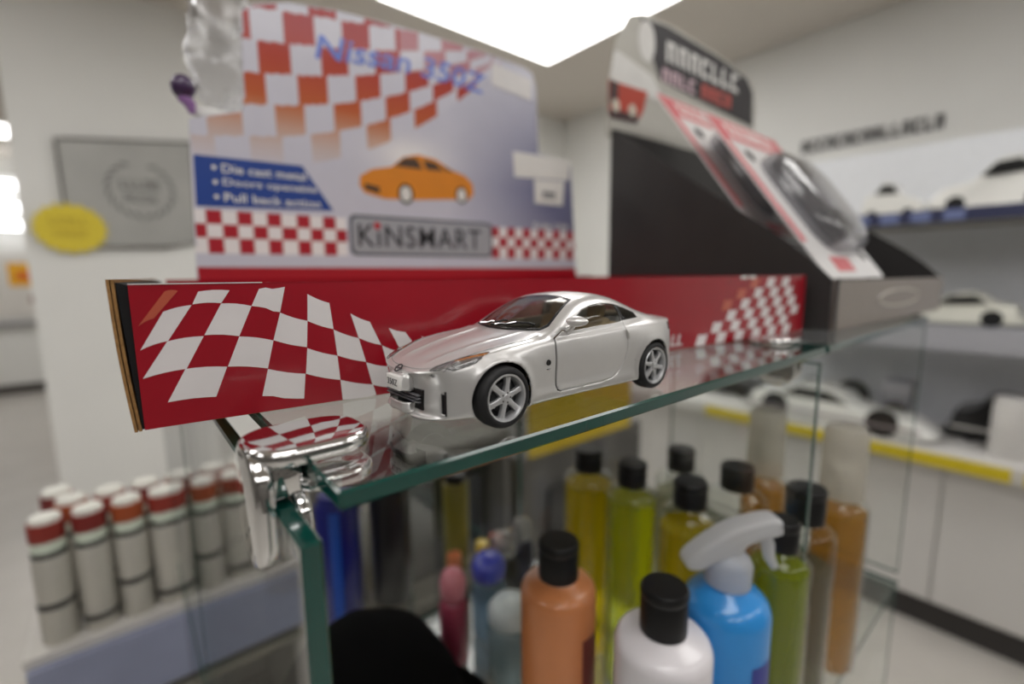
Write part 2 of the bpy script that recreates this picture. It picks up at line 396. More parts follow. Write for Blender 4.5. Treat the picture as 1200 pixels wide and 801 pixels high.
def cut(bm, poly, plane, ok):
    a, b = AX[plane]; n = len(poly)
    for i in range(n):
        p, q = poly[i], poly[(i + 1) % n]
        lo = (min(p[0], q[0]) - 1e-3, min(p[1], q[1]) - 1e-3); hi = (max(p[0], q[0]) + 1e-3, max(p[1], q[1]) + 1e-3)
        fs = []
        for f in bm.faces:
            if not ok(f.calc_center_median()): continue
            u = [v.co[a] for v in f.verts]; w = [v.co[b] for v in f.verts]
            if max(u) > lo[0] and min(u) < hi[0] and max(w) > lo[1] and min(w) < hi[1]: fs.append(f)
        no = Vector((0, 0, 0)); no[a], no[b] = q[1] - p[1], -(q[0] - p[0])
        if no.length < 1e-9 or not fs: continue
        co = Vector((0, 0, 0)); co[a], co[b] = p
        geom = list({e for f in fs for e in f.edges} | {v for f in fs for v in f.verts}) + fs
        bmesh.ops.bisect_plane(bm, geom=geom, dist=1e-5, plane_co=co, plane_no=no)
def pick(bm, poly, plane, ok):
    a, b = AX[plane]; r = []
    for f in bm.faces:
        c = f.calc_center_median()
        if ok(c) and inside(poly, c[a], c[b]): r.append(f)
    return r
def offset_poly(poly, d):
    n = len(poly); area = sum(poly[i][0] * poly[(i + 1) % n][1] - poly[(i + 1) % n][0] * poly[i][1] for i in range(n)); s = 1 if area > 0 else -1; out = []
    for i in range(n):
        p0, p, p1 = (Vector(poly[i - 1]), Vector(poly[i]), Vector(poly[(i + 1) % n]))
        e0, e1 = (p - p0).normalized(), (p1 - p).normalized()
        n0, n1 = Vector((e0.y, -e0.x)) * s, Vector((e1.y, -e1.x)) * s
        m = (n0 + n1); m = m / max(m.length_squared, .4) * 2 / 1
        out.append(tuple(p + m * d * .5 * 1.0))
    return out
def smooth_poly(poly, n=6, closed=True):
    P = [Vector(p) for p in poly]; out = []; L = len(P)
    for i in range(L):
        p0, p1, p2, p3 = P[i - 1], P[i], P[(i + 1) % L], P[(i + 2) % L]
        for k in range(n):
            t = k / n; out.append(tuple(.5 * ((2 * p1) + (p2 - p0) * t + (2 * p0 - 5 * p1 + 4 * p2 - p3) * t * t + (3 * p1 - p0 - 3 * p2 + p3) * t ** 3)))
    return out
LAYER = {f: 0 for f in ()}
tagl = bmb.faces.layers.int.new('piece')
def assign(poly, plane, ok, idx, only=None, do_cut=True):
    if do_cut: cut(bmb, poly, plane, ok)
    for f in pick(bmb, poly, plane, ok):
        if only is None or f[tagl] in only: f[tagl] = idx
side_ok = lambda c: abs(c.y) > .45
top_ok = lambda c: c.z > .55
# window openings
win = [(.985, .925), (1.10, 1.015), (1.22, 1.092), (1.36, 1.160), (1.50, 1.200), (1.70, 1.226), (1.88, 1.220), (2.00, 1.200), (2.035, .985), (1.95, .970), (1.5, .950), (1.1, .928)]
qwin = [(2.075, .990), (2.055, 1.182), (2.20, 1.140), (2.36, 1.080), (2.385, 1.01), (2.2, .997)]
bpil = [(2.035, .985), (2.00, 1.200), (2.055, 1.182), (2.075, .990)]
assign(win, 'xz', lambda c: abs(c.y) > .4 and c.z > .85, 1)
assign(qwin, 'xz', lambda c: abs(c.y) > .4 and c.z > .85, 2)
assign(bpil, 'xz', lambda c: abs(c.y) > .4 and c.z > .85, 6)
ws_out = [(.56, 0), (.575, .20), (.625, .42), (.72, .60), (.84, .640), (1.02, .595), (1.24, .530), (1.37, .485), (1.405, .30), (1.42, 0)]
ws_out = ws_out + [(a, -b) for a, b in ws_out[-2:0:-1]]
ws_in = [(.61, 0), (.625, .19), (.67, .40), (.755, .56), (.85, .60), (1.02, .560), (1.23, .500), (1.345, .455), (1.372, .28), (1.385, 0)]
ws_in = ws_in + [(a, -b) for a, b in ws_in[-2:0:-1]]
assign(ws_out, 'xy', lambda c: c.z > .88, 7); assign(ws_in, 'xy', lambda c: c.z > .88, 3)
rw = [(2.12, 0), (2.14, .38), (2.3, .44), (2.7, .44), (2.95, .40), (3.0, 0)]; rw = rw + [(a, -b) for a, b in rw[-2:0:-1]]
assign(rw, 'xy', lambda c: c.z > .88, 4)
# doors
door = [(.80, .865), (.785, .70), (.785, .50), (.79, .335), (.81, .280), (.86, .258), (1.2, .258), (1.62, .262), (1.78, .285), (1.92, .36), (2.00, .48), (2.045, .62), (2.055, .78), (2.05, .90), (2.04, .988), (1.95, .973), (1.5, .953), (1.1, .931), (.985, .93), (.93, .94), (.87, .90)]
dko = lambda c: abs(c.y) > .55 and c.z < .99
assign([(a - .017 if a < .87 else a, b) for a, b in offset_poly(door, .02)], 'xz', dko, 9, only=(0,)); assign(door, 'xz', dko, 5, only=(0, 9))
# wheel arches
for ax in (0, 2.65):
    arch = [(ax + .372 * math.cos(a), .33 + .372 * math.sin(a)) for a in [2 * math.pi * k / 44 for k in range(44)]]
    assign(arch, 'xz', lambda c: abs(c.y) > .35 and c.z < .8, 9)
    below = [(ax - .372, -.1), (ax + .372, -.1), (ax + .372, .33), (ax - .372, .33)]
    assign(below, 'xz', lambda c: abs(c.y) > .6 and c.z < .34, 9) if ax > 1 else None
# grille, ducts, lamps
gr = [(-.31, .275), (.31, .275), (.35, .33), (.345, .405), (-.345, .405), (-.35, .33)]
assign(gr, 'yz', lambda c: c.x < -.5, 9)
for s in (1, -1):
    assign([(s * .575, .205), (s * .615, .205), (s * .615, .405), (s * .575, .425)], 'yz', lambda c: c.x < -.42 and c.z < .6, 9)
    hl = smooth_poly([(-.655, s * .47), (-.60, s * .585), (-.47, s * .695), (-.29, s * .755), (-.10, s * .725), (-.22, s * .655), (-.42, s * .555)], 4)
    assign(hl, 'xy', lambda c: c.z > .595, 8)
    am = [(-.40, s * .565), (-.33, s * .70), (-.2, s * .80), (.05, s * .80), (.05, s * .6), (-.2, s * .62)]
    cut(bmb, [(-.42, s * .45), (-.42, s * .61), (-.05, s * .806)], 'xy', lambda c: c.z > .595)
    for f in bmb.faces:
        c = f.calc_center_median()
        if f[tagl] == 8 and c.y * s > 0 and c.x > -.42 and abs(c.y) < .61 + (c.x + .42) * .53: f[tagl] = 10
    tl = [(3.05, .80), (3.25, .78), (3.6, .78), (3.6, .90), (3.25, .915), (3.05, .90)]
assign(tl, 'xz', lambda c: abs(c.y) > .35 and c.z > .7, 11, only=(0,))
def piece(ids, name, m, th=.022, yside=None, parent=car):
    keep = [f for f in bmb.faces if f[tagl] in ids and (yside is None or f.calc_center_median().y * yside > 0)]
    idx = {}; vs = []; fs = []
    for f in keep:
        r = []
        for v in f.verts:
            if v not in idx: idx[v] = len(vs); vs.append(v.co[:])
            r.append(idx[v])
        fs.append(r)
    o = MB().add(vs, fs).build(name, m, parent, k=K, smooth=60, sol=th * K)
    return o
body = piece((0,), 'body_shell', m_silver, .03)
for s in (-1, 1):
    d = piece((5,), 'door', m_silver, .03, s)
    piece((1,), 'side_window', m_cglass, .012, s)
    piece((2,), 'quarter_window', clear('quarter_tint', (120, 118, 112), 1.3), .012, s)
    piece((6,), 'window_pillar', m_black, .02, s)
    h = piece((8,), 'headlamp', clear('headlamp_lens', (235, 235, 235), 2.0, diff=.12, diffcol=(225, 225, 228)), .012, s)
    piece((10,), 'headlamp_amber', clear('amber_clear', (236, 170, 90), 2.0, diff=.8, diffcol=(228, 150, 66)), .012, s)
    MB().add([(v[0], v[1] - s * .012, v[2] - .016) for v in [f for f in [(p[0], p[1], 0) for p in []]]], []) if False else None
    piece((11,), 'tail_lamp', mat('tail_red', (70, 26, 28), .25, coat=.5), .012, s)
piece((3,), 'windscreen', m_cglass, .012); piece((7,), 'windscreen_border', m_black, .02); piece((4,), 'rear_window', m_cglass, .012)
# reflectors behind the lamps: copies of lens faces pushed inward
for s in (-1, 1):
    keep = [f for f in bmb.faces if f[tagl] in (8, 10) and f.calc_center_median().y * s > 0]
    vs = []; fs = []; idx = {}
    for f in keep:
        r = []
        for v in f.verts:
            if v not in idx: idx[v] = len(vs); vs.append(v.co - v.normal * .03)
            r.append(idx[v])
        fs.append(r)
    MB().add(vs, fs).build('lamp_reflector', mat('lamp_reflector', (172, 170, 168), .25, metal=.8, noise_amt=.5, scale=900), car, k=K, smooth=60)
    pl = MB()
    for (x, y, r) in ((-.52, .585, .042), (-.43, .625, .036)):
        pl.lathe([(r, -.02), (r * 1.05, .0), (r * .7, .012), (.004, .018)], 20, (x, s * y, .675 + (x + .52) * .5), 'z')
    pl.build('lamp_projector', m_chromep, car, k=K)
    hp_ = smooth_poly([(-.655, s * .47), (-.60, s * .585), (-.47, s * .695), (-.29, s * .755), (-.10, s * .725), (-.22, s * .655), (-.42, s * .555)], 5)
    def hz(x, y):
        q = min(((G[i, j, 0] - x) ** 2 + (abs(G[i, j, 1]) - abs(y)) ** 2, G[i, j, 2]) for i in range(2, 70) for j in range(NSD - 3, NR)); return q[1]
    MB().tube([(x, y, hz(x, y) - .002) for x, y in hp_], .0065, 5, closed=True).build('lamp_gasket', mat('gasket_grey', (70, 68, 66), .5), car, k=K)
bmb.free()
# lower body tub, cabin
tub = MB()
tub.box(-.60, 3.2, -.52, .52, .13, .36, bev=.02); tub.box(.43, 2.24, -.74, .74, .15, .22)
tub.box(-.55, .62, -.50, .50, .36, .62, bev=.03); tub.box(2.2, 3.3, -.50, .50, .36, .78, bev=.04)
tub.build('underbody', m_black, car, k=K)
cab = MB().box(.62, 2.28, -.62, .62, .24, .30).box(2.05, 2.95, -.6, .6, .78, .86, bev=.03)
cab.build('cabin_liner', m_tan, car, k=K)
for s in (1, -1): MB().box(.66, 2.14, s * .70, s * .72, .22, .84).build('door_gap_shade', m_black, car, k=K)  # black sheet inside the doors so their gaps look shaded
dash = MB().box(.76, 1.12, -.64, .64, .60, .87, bev=.06); dash.box(1.0, 1.16, -.52, -.22, .86, .93, bev=.03)
dash.build('dashboard', mat('dash_tan', (176, 148, 104), .5), car, k=K)
for s in (-1, 1):
    y = s * .36
    sb = MB().box(1.30, 1.82, y - .25, y + .25, .36, .56, bev=.06)
    b2 = MB().box(-.09, .09, -.25, .25, 0, .58, bev=.06).box(-.06, .07, -.14, .14, .56, .76, bev=.05)
    b2.xf(lambda p: (1.80 + p.x + p.z * .30, y + p.y * (1 - .15 * p.z), .48 + p.z * .93)); sb.add(b2.v, b2.f)
    sb.build('seat', m_tan, car, k=K)
sw = MB(); sw.tube([(1.22 + .17 * math.sin(a) * .35, -.36 + .17 * math.cos(a), .86 + .17 * math.sin(a) * .93) for a in [2 * math.pi * k / 20 for k in range(20)]], .018, 6, closed=True)
sw.box(1.14, 1.24, -.40, -.32, .82, .90, bev=.02); sw.build('steering_wheel', m_black, car, k=K)
# front: grille with slats, plate, badge
g = MB().box(-.70, -.64, -.37, .37, .22, .43); g.build('grille', m_black, car, k=K)
for z in (.305, .34, .375):
    MB().box(-.775, -.735, -.36, .36, z - .008, z + .008, bev=.004, seg=1).xf(lambda p: (p.x + .25 * p.y * p.y, p.y, p.z)).build('grille_slat', mat('grille_grey', (96, 96, 100), .4), car, k=K)
for s in (1, -1):
    MB().box(-.58, -.53, s * .56, s * .63, .19, .44).build('duct', m_black, car, k=K)
pl = MB().box(-.84, -.77, -.15, .15, .405, .555, bev=.008); plo = pl.build('number_plate', m_white, car, k=K)
tx = text_mb('350Z', .10, 0, ext=.003, spacing=1.1); tx.xf(lambda p: (-.842 - p.z, -p.x, .48 + p.y)); tx.build('plate_lettering', mat('plate_ink', (70, 70, 74), .5), plo, k=K, smooth=0)
bd = MB(); bd.tube([(0, .048 * math.cos(a), .048 * math.sin(a)) for a in [2 * math.pi * k / 24 for k in range(24)]], .008, 6, closed=True); bd.box(-.006, .006, -.062, .062, -.011, .011)
tilt = Matrix.Rotation(math.radians(50), 3, 'Y')
bd.xf(lambda p: tilt @ Vector((p.x, p.y, p.z)) + Vector((-.762, 0, .622))); bd.build('bonnet_badge', mat('badge_grey', (70, 70, 72), .3, metal=.7), car, k=K)
# side badge, indicator, handle, mirror
def body_y(x, z):
    best = min((abs(G[i, j, 0] - x) + abs(G[i, j, 2] - z), G[i, j, 1]) for i in range(40, NT - 30) for j in range(NSD)); return best[1]
for s in (-1, 1):
    yb = abs(body_y(.64, .615))
    b = MB().lathe([(.004, .012), (.030, .012), (.034, .006), (.034, -.01)], 20, (.64, 0, .615), 'y').xf(lambda p: (p.x, s * (yb + p.y), p.z)); b.build('wing_badge', mat('badge_dark', (44, 42, 42), .35, metal=.4), car, k=K)
    MB().box(.61, .665, 0, .01, .535, .55, bev=.003).xf(lambda p: (p.x, s * (abs(body_y(.64, .54)) + p.y), p.z)).build('indicator_lamp', m_chromep, car, k=K)
    yh = abs(body_y(2.06, .82))
    hd = MB().tube([(2.035, yh + .002, .885), (2.05, yh + .016, .86), (2.065, yh + .02, .82), (2.075, yh + .02, .77), (2.075, yh + .002, .735)], [.012, .016, .018, .018, .014], 10)
    hd.xf(lambda p: (p.x, s * p.y, p.z)); hd.build('door_handle', m_silver, car, k=K)
    if s > 0: continue
    mr = bmesh.new(); bmesh.ops.create_uvsphere(mr, u_segments=24, v_segments=14, radius=1)
    for v in mr.verts:
        c = v.co; c.x *= (.075 if c.x > 0 else .115); sx = 1 - .25 * max(c.y, 0); c.y *= .125; c.z *= .062 * sx
        if c.x > .045: c.x = .045
    mm_ = MB().bm(mr); mm_.xf(lambda p: (1.03 + p.x + .25 * p.y, s * (.91 + p.y), 1.055 + p.z))
    mm_.tube([(1.03, s * .75, .925), (1.03, s * .81, .965), (1.04, s * .86, 1.03)], [.045, .035, .03], 10)
    mm_.build('wing_mirror', m_silver, car, k=K)
# wipers lie on the windscreen foot
def top_z(x, y):
    b = min(((G[i, j, 0] - x) ** 2 + (abs(G[i, j, 1]) - abs(y)) ** 2, G[i, j, 2]) for i in range(NT) for j in range(NSD, NR)); return b[1]
for (x0, y0, x1, y1) in ((.60, .16, .745, -.50), (.62, .46, .70, -.04)):
    pts = [(x0 + (x1 - x0) * t, y0 + (y1 - y0) * t, top_z(x0 + (x1 - x0) * t, y0 + (y1 - y0) * t) + .03) for t in np.linspace(0, 1, 9)]
    w = MB().tube(pts, .014, 6, 0); w.tube([(p[0] - .02, p[1], p[2] + .006) for p in pts[1:6]], .009, 6, 1)
    w.build('wiper', [m_black, m_chromep], car, k=K)
# sill line and bonnet shut line as thin recess strips
def side_line(pts, name):
    MB().tube([(x, -abs(body_y(x, z)) + .004, z) for x, z in pts], .006, 5).build(name, mat('shut_line', (120, 118, 116), .5), car, k=K)
side_line([(2.02 + .03 * k, .44 + .003 * k) for k in range(9)], 'sill_line')
bl = [(-.70, 0), (-.69, .20), (-.655, .36), (-.61, .45), (-.42, .535), (-.18, .63), (.1, .685), (.4, .70), (.62, .69)]
pts = cr(bl, 60)
for s in (-1, 1):
    MB().tube([(x, s * y, top_z(x, y) + .0005) for x, y in pts], .006, 5).build('bonnet_line', mat('bonnet_shut', (150, 149, 148), .5), car, k=K)
# wheels
def wheel(cx, s, idx):
    TR, TW = .328, .235; c = (cx, s * .775, .33)
    sgn = s
    rim = MB()
    R0 = .244
    rim.lathe([(R0 + .012, TW / 2 - .012), (R0 + .004, TW / 2 + .004), (R0 - .012, TW / 2 - .002), (R0 - .022, TW / 2 - .03), (R0 - .03, TW / 2 - .09), (R0 - .03, -TW / 2)], 48, (0, 0, 0), 'y', cap=False)
    for k in range(6):
        a = math.radians(60 * k + 18 + idx * 13)
        ca, sa = math.cos(a), math.sin(a)
        def sp(r, w, h): return (r * ca - w * sa, h, r * sa + w * ca)
        v = []
        for r, w, h in ((.03, .040, .100), (.12, .026, .098), (.20, .030, .092), (R0 - .01, .040, .085)):
            v += [sp(r, -w, h - .05), sp(r, -w, h - .008), sp(r, -w * .55, h), sp(r, w * .55, h), sp(r, w, h - .008), sp(r, w, h - .05)]
        fs = [(i * 6 + q, i * 6 + q + 1, (i + 1) * 6 + q + 1, (i + 1) * 6 + q) for i in range(3) for q in range(5)]
        rim.add(v, fs)
    rim.lathe([(.004, .108), (.032, .108), (.04, .102), (.062, .099), (.066, .05)], 24, (0, 0, 0), 'y', cap=False)
    rim.xf(lambda p: (c[0] + p.x, c[1] + sgn * p.y, c[2] + p.z))
    ro = rim.build('wheel', m_alloy, car, k=K, smooth=30)
    lug = MB()
    for k in range(5):
        a = 2 * math.pi * k / 5; lug.lathe([(.011, .094), (.011, .1015), (.004, .102)], 8, (.052 * math.cos(a), 0, .052 * math.sin(a)), 'y')
    lug.xf(lambda p: (c[0] + p.x, c[1] + sgn * p.y, c[2] + p.z)); lug.build('wheel_bolts', m_black, ro, k=K)
    ty = MB().lathe([(R0 - .02, -TW / 2 + .01), (R0 + .01, -TW / 2), (TR - .05, -TW / 2 - .004), (TR - .022, -TW / 2 + .006), (TR - .006, -TW / 2 + .028), (TR, -TW / 2 + .06),
                     (TR, TW / 2 - .06), (TR - .006, TW / 2 - .028), (TR - .022, TW / 2 - .006), (TR - .05, TW / 2 + .004), (R0 + .025, TW / 2 + .004), (R0 + .01, TW / 2 - .004)], 56, (0, 0, 0), 'y', cap=False)
    ty.xf(lambda p: (c[0] + p.x, c[1] + sgn * p.y, c[2] + p.z)); ty.build('tyre', m_rubber, ro, k=K, smooth=40)
    bk = MB().lathe([(.005, .0), (R0 - .03, .0), (R0 - .03, -.03), (.005, -.03)], 32, (0, 0, 0), 'y'); bk.lathe([(.03, .045), (.16, .045), (.16, .03), (.03, .03)], 32, (0, 0, 0), 'y')
    bk.xf(lambda p: (c[0] + p.x, c[1] + sgn * p.y, c[2] + p.z)); bk.build('brake_disc', mat('brake_dark', (42, 42, 44), .45, metal=.4), ro, k=K)
for i, cx in enumerate((0, 2.65)):
    for s in (-1, 1): wheel(cx, s, i * 2 + (s > 0))

# ------------------------------------------------------------------ helpers for flat print
def fit_text(body, w, h, bold=.0, italic=0., ext=.12, spacing=1.0):
    mb = text_mb(body, 10, bold, italic, ext, spacing=spacing); xs = [p[0] for p in mb.v]; ys = [p[1] for p in mb.v]
    kx, ky = w / (max(xs) - min(xs)), h / (max(ys) - min(ys)); cx, cy = (max(xs) + min(xs)) / 2, (max(ys) + min(ys)) / 2
    return mb.xf(lambda p: ((p.x - cx) * kx, (p.y - cy) * ky, p.z))
def upright(mb, u, v, w): return mb.xf(lambda p: (u + p.x, w - p.z, v + p.y))   # text plane to a standing board that faces -y
def colour_grid(name, fn, u0, u1, v0, v1, step, keep, w, parent, m):
    nu, nv = int((u1 - u0) / step), int((v1 - v0) / step); vs, fs, cs, idx = [], [], [], {}
    for i in range(nu):
        for j in range(nv):
            if not keep(u0 + (i + .5) * step, v0 + (j + .5) * step): continue
            q = []
            for a, b in ((i, j), (i + 1, j), (i + 1, j + 1), (i, j + 1)):
                if (a, b) not in idx: idx[(a, b)] = len(vs); vs.append((u0 + a * step, w, v0 + b * step)); cs.append((*lin(fn(u0 + a * step, v0 + b * step)), 1))
                q.append(idx[(a, b)])
            fs.append(q)
    o = MB().add(vs, fs).build(name, m, parent, smooth=0); at = o.data.color_attributes.new('print', 'FLOAT_COLOR', 'POINT')
    at.data.foreach_set('color', np.array(cs, dtype=np.float32).ravel()); return o
def disc(u, v, r, n=24, ru=None): return [(u + (ru or r) * math.cos(2 * math.pi * k / n), v + r * math.sin(2 * math.pi * k / n)) for k in range(n)]
def flat(polys, w0, w1): 
    mb = MB()
    for p in polys: mb.prism(p, w0, w1, 'xz')
    return mb
def mix(a, b, t): t = min(max(t, 0), 1); return tuple(x + (y - x) * t for x, y in zip(a, b))

# ------------------------------------------------------------------ red chequered counter display box
m_red = mat('box_red', (154, 20, 36), .24, coat=.35, noise_amt=.1, scale=40)
m_redw = mat('box_white_print', (226, 221, 222), .3, coat=.35, noise_amt=.08, scale=40)
m_tanp = mat('box_tan_print', (190, 92, 70), .3, coat=.35, noise_amt=.12, scale=40)
m_card = mat('brown_cardboard', (158, 118, 70), .85, noise_amt=.35, scale=500, bump=.4)
m_gapmark = mat('gap_shade_and_print_black', (11, 10, 13), .8)
RA = -math.atan2(32.5, 353)
box = thing('display_box', W(-88, 45.6, .15), 'long red card counter box with white chequers and a tall printed header', 'display box', rz=RA)
BL, BH, BD = 430, 45.6, 250
def bulge(u, v): return -1.6 * math.sin(math.pi * min(max(u / 200, 0), 1)) * math.sin(math.pi * min(max(v / BH, 0), 1)) + .9 * math.sin(u / 21.) * (1 - v / BH) * math.exp(-u / 120)
fp = MB(); n, k = 86, 8
fr_ = [(BL * i / n, bulge(BL * i / n, BH * j / k), (.4 + (BH - .4) * j / k)) for i in range(n + 1) for j in range(k + 1)]
fp.add(fr_, [(i * (k + 1) + j, (i + 1) * (k + 1) + j, (i + 1) * (k + 1) + j + 1, i * (k + 1) + j + 1) for i in range(n) for j in range(k)])
nv_ = len(fp.v); fp.add([(a, b + .9, c) for a, b, c in fr_], [tuple(f) for f in fp.f])
ring = [i * (k + 1) for i in range(n + 1)] + [n * (k + 1) + j for j in range(1, k + 1)] + [i * (k + 1) + k for i in range(n - 1, -1, -1)] + [j for j in range(k - 1, 0, -1)]
fp.f += [(ring[q], ring[(q + 1) % len(ring)], ring[(q + 1) % len(ring)] + nv_, ring[q] + nv_) for q in range(len(ring))]; fp.m += [0] * len(ring)
front = fp.build('front_panel', m_red, box)
MB().box(0, 36, -.25, 1.1, BH, BH + .3).build('front_edge', m_redw, box, smooth=0); MB().box(36, BL, -.1, 1.0, BH, BH + .2).build('front_edge', m_red, box, smooth=0)
CH = """7.9,37.1 15.4,38.9 8.3,27.9 1.2,25.6 a|17.5,43.1 26.2,43.3 23.5,39.2 15.6,39.1|34.9,43.6 43.0,44.1 40.8,35.4 32.2,37.9|23.5,39.1 32.2,37.9 27.8,27.9 18.0,29.0
8.1,27.8 17.8,28.7 12.3,18.5 1.0,16.7|40.8,35.2 49.5,31.8 48.7,22.3 38.0,25.7|27.8,27.8 38.0,25.6 35.6,15.9 23.7,17.9|12.0,18.5 23.5,17.9 19.6,8.1 6.5,8.3
50.2,41.4 57.5,37.9 58.3,28.2 49.5,31.8|58.3,28.0 67.3,24.1 69.7,14.6 59.1,18.2|48.8,21.9 59.1,18.1 59.8,8.6 47.8,12.5|35.6,15.7 47.6,12.5 46.7,3.2 33.2,6.2
64.8,33.7 71.9,30.1 75.9,20.7 67.3,24.2|79.3,27.2 86.0,25.1 89.4,20.1 84.0,17.2|76.2,20.5 84.0,17.2 86.4,8.5 78.2,11.8|69.7,14.4 78.2,11.8 79.9,2.9 71.9,5.1|59.8,8.6 72.2,5.1 73.4,.6 60.4,.6|93,23 99,19.6 103,12 95.5,15|86.4,8.5 95.5,6 97,.8 88,.8"""
def curved(q, w):
    """a print cell with gently bowed edges following the flag's wave, laid on the panel"""
    out = []
    for i in range(4):
        a, b = q[i], q[(i + 1) % 4]
        for t in (0, .25, .5, .75):
            u, v = a[0] + (b[0] - a[0]) * t, a[1] + (b[1] - a[1]) * t
            if abs(b[0] - a[0]) > abs(b[1] - a[1]): v += .35 * math.sin(math.pi * t) * (1 if u < 38 else -1)
            out.append((u, v))
    c = (sum(p[0] for p in out) / 16, sum(p[1] for p in out) / 16); vs = [(c[0], bulge(*c) + w, c[1])] + [(u, bulge(u, v) + w, v) for u, v in out]
    return vs, [(0, 1 + i, 1 + (i + 1) % 16) for i in range(16)]
def chequer(q, m): MB().add(*curved(q, -.08)).build('chequer', m, front, smooth=0)
chequer([(8.8, 43.4), (12.2, 43.5), (5.4, 35.2), (1.3, 32.9)], m_tanp)
for cell in CH.replace('\n', '|').split('|'):
    q = [tuple(map(float, p.split(','))) for p in cell.split()[:4]]; chequer(q, m_redw)
rows = 6
for r in range(rows):                                                   # smaller chequers near the right end
    for c in range(13):
        if (r + c) % 2: continue
        u0, v0 = 262 + c * 11.2 + r * 5.6, 1 + r * 7.3
        if u0 + 9 > 420 or u0 < 270 + r * 14 or v0 + 7 > BH: continue
        chequer([(u0 + 3, v0 + 7), (u0 + 13.5, v0 + 7), (u0 + 10.5, v0 + .1), (u0, v0 + .1)], m_tanp if u0 < 282 + r * 14 else m_redw)
upright(fit_text('LL', 12, 7, .1, .25), 264, 6.5, -.5).build('front_lettering', m_redw, front, smooth=0)
MB().box(BL - 1.2, BL, 1.2, BD, .1, BH).build('end_panel', m_red, box, smooth=0)
# left end: doubled board flap standing slightly off the red front, its brown cut edge towards us
for k, (u, nm) in enumerate(((-2.6, 'end_flap'), (-1.55, 'end_flap'))):
    f = MB()
    for i in range(7):
        v0, v1 = BH * i / 7, BH * (i + 1) / 7
    pr_ = [(u - 2.4 - .5 * math.sin(i / 12 * math.pi) + 2.4 * (1 - i / 12), (BH + 1.6) * i / 12) for i in range(13)]
    poly = pr_ + [(a + .8, b) for a, b in pr_[::-1]]
    f.prism(poly, .4 + k * .5, 235, 'xz'); o = f.build(nm, m_card, box)
f = MB().prism([(-.7, .4), (-.1, .4), (-.1, BH - .2), (-2.4, BH + .6), (-3.0, BH + .6)], 1.4, 234, 'xz'); f.build('end_gap_shade', m_gapmark, box)  # near-black strip painted in for the shaded gap beside the flap
MB().box(2, BL - 2, 1.4, BD - 3, .1, 1.2).build('box_floor', m_card, box, smooth=0)
MB().box(2, BL - 2, BD - 2.8, BD - 1.6, 1.2, BH + 1).build('back_panel', m_red, box, smooth=0)
for u in (338, 349): MB().box(u - 4, u + 4, -.4, -.05, BH - 1.8, BH + .3).build('edge_sticker', m_white, box, smooth=0)
# header board
OUT = [(21, 2), (21, 42), (26, 163), (62, 175), (66, 247), (75, 254), (100, 262), (140, 267), (200, 269), (273, 269), (328, 266), (340, 262), (344.5, 250), (348, 181), (395, 178), (406, 50), (406, 2)]
hd = MB().prism(OUT, BD - 1.2, BD + .8, 'xz').build('header_board', mat('header_card', (205, 205, 218), .4, coat=.2), box, smooth=0)
def header_col(u, v):
    base = mix((206, 206, 220), (118, 120, 152), ((u - 235) / 190) * (1 - abs(v - 140) / 120) * 1.7)
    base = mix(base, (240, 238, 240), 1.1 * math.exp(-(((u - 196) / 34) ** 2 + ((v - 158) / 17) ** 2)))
    if v < 56: return (172, 24, 40)
    if v < 67 or (v < 99.5 and 135 < u < 286): return (206, 207, 222)
    if v < 98.5:                                                           # two strips of small chequers
        c, r = int((u - 20) // 10.55), int((v - 67) // 10.5); return (176, 32, 48) if (c + r) % 2 else (240, 236, 238)
    # big waving chequers fading downwards
    du = u - 71.5
    for k in range(-1, 5):
        uu = du - 4 * k; top = 251 + .13 * du + max(k, 0) * 3.1 * (max(du, 0) / 90) ** 2 - 23.4 * k
        bot = 251 + .13 * du + max(k + 1, 0) * 3.1 * (max(du, 0) / 90) ** 2 - 23.4 * (k + 1)
        if bot <= v < top:
            i = math.floor(uu / 23.0)
            if (i + k) % 2:
                t = (251 - v) / 100; col = mix((168, 26, 30), (190, 88, 38), t * 1.7) if t < .6 else mix((190, 88, 38), (205, 160, 130), (t - .6) * 2.6)
                fade = max((t - .62) * 1.8, (u - 225) / 120 - (.25 if v > 205 else 0), 0) + (.55 if (v > 235 and u > 190) else 0)
                return mix(col, base, fade)
            return mix((214, 214, 226), base, t if (t := max((251 - v) / 110, 0)) else 0)
    return base
m_print = mat('header_print', (255, 255, 255), .38, coat=.25, noise_amt=.03, attr='print')
colour_grid('header_print', header_col, 21, 406, 2, 270, 1.3, lambda u, v: inside(OUT, u - .7, v + .7) and inside(OUT, u + .7, v + .7), BD - 1.35, hd, m_print)
wq = BD - 1.45
flat([[(25.5, 101), (124.5, 104), (101.5, 138.7), (26.8, 138)]], wq - .05, wq).build('blue_corner_panel', mat('print_blue', (38, 72, 152), .4, coat=.2), hd, smooth=0)
for v, t, w in ((130.2, 'Die cast metal', 60), (119.6, 'Doors openable', 68), (108.8, 'Pull back action', 70)):
    upright(fit_text(t, w, 6.6, .12), 44 + w / 2, v, wq - .1).build('bullet_lettering', m_white, hd, smooth=0)
    flat([disc(39, v, 1.7, 10)], wq - .2, wq).build('bullet', m_white, hd, smooth=0)
bm_ = mat('print_title_blue', (108, 132, 216), .4, coat=.2)
tmb = fit_text('Nissan 350Z', 164, 19, .15, .2); tmb.xf(lambda p: (p.x, p.y + .02 * p.x - .0006 * p.x * p.x, p.z)); upright(tmb, 199, 240, wq - .1).build('title_lettering', bm_, hd, smooth=0)
flat([[(137 + a, 66.5 + b) for a, b in rounded(149, 36, 6)]], wq - .1, wq).build('logo_plate_border', mat('print_dark_grey', (92, 96, 106), .4), hd, smooth=0)
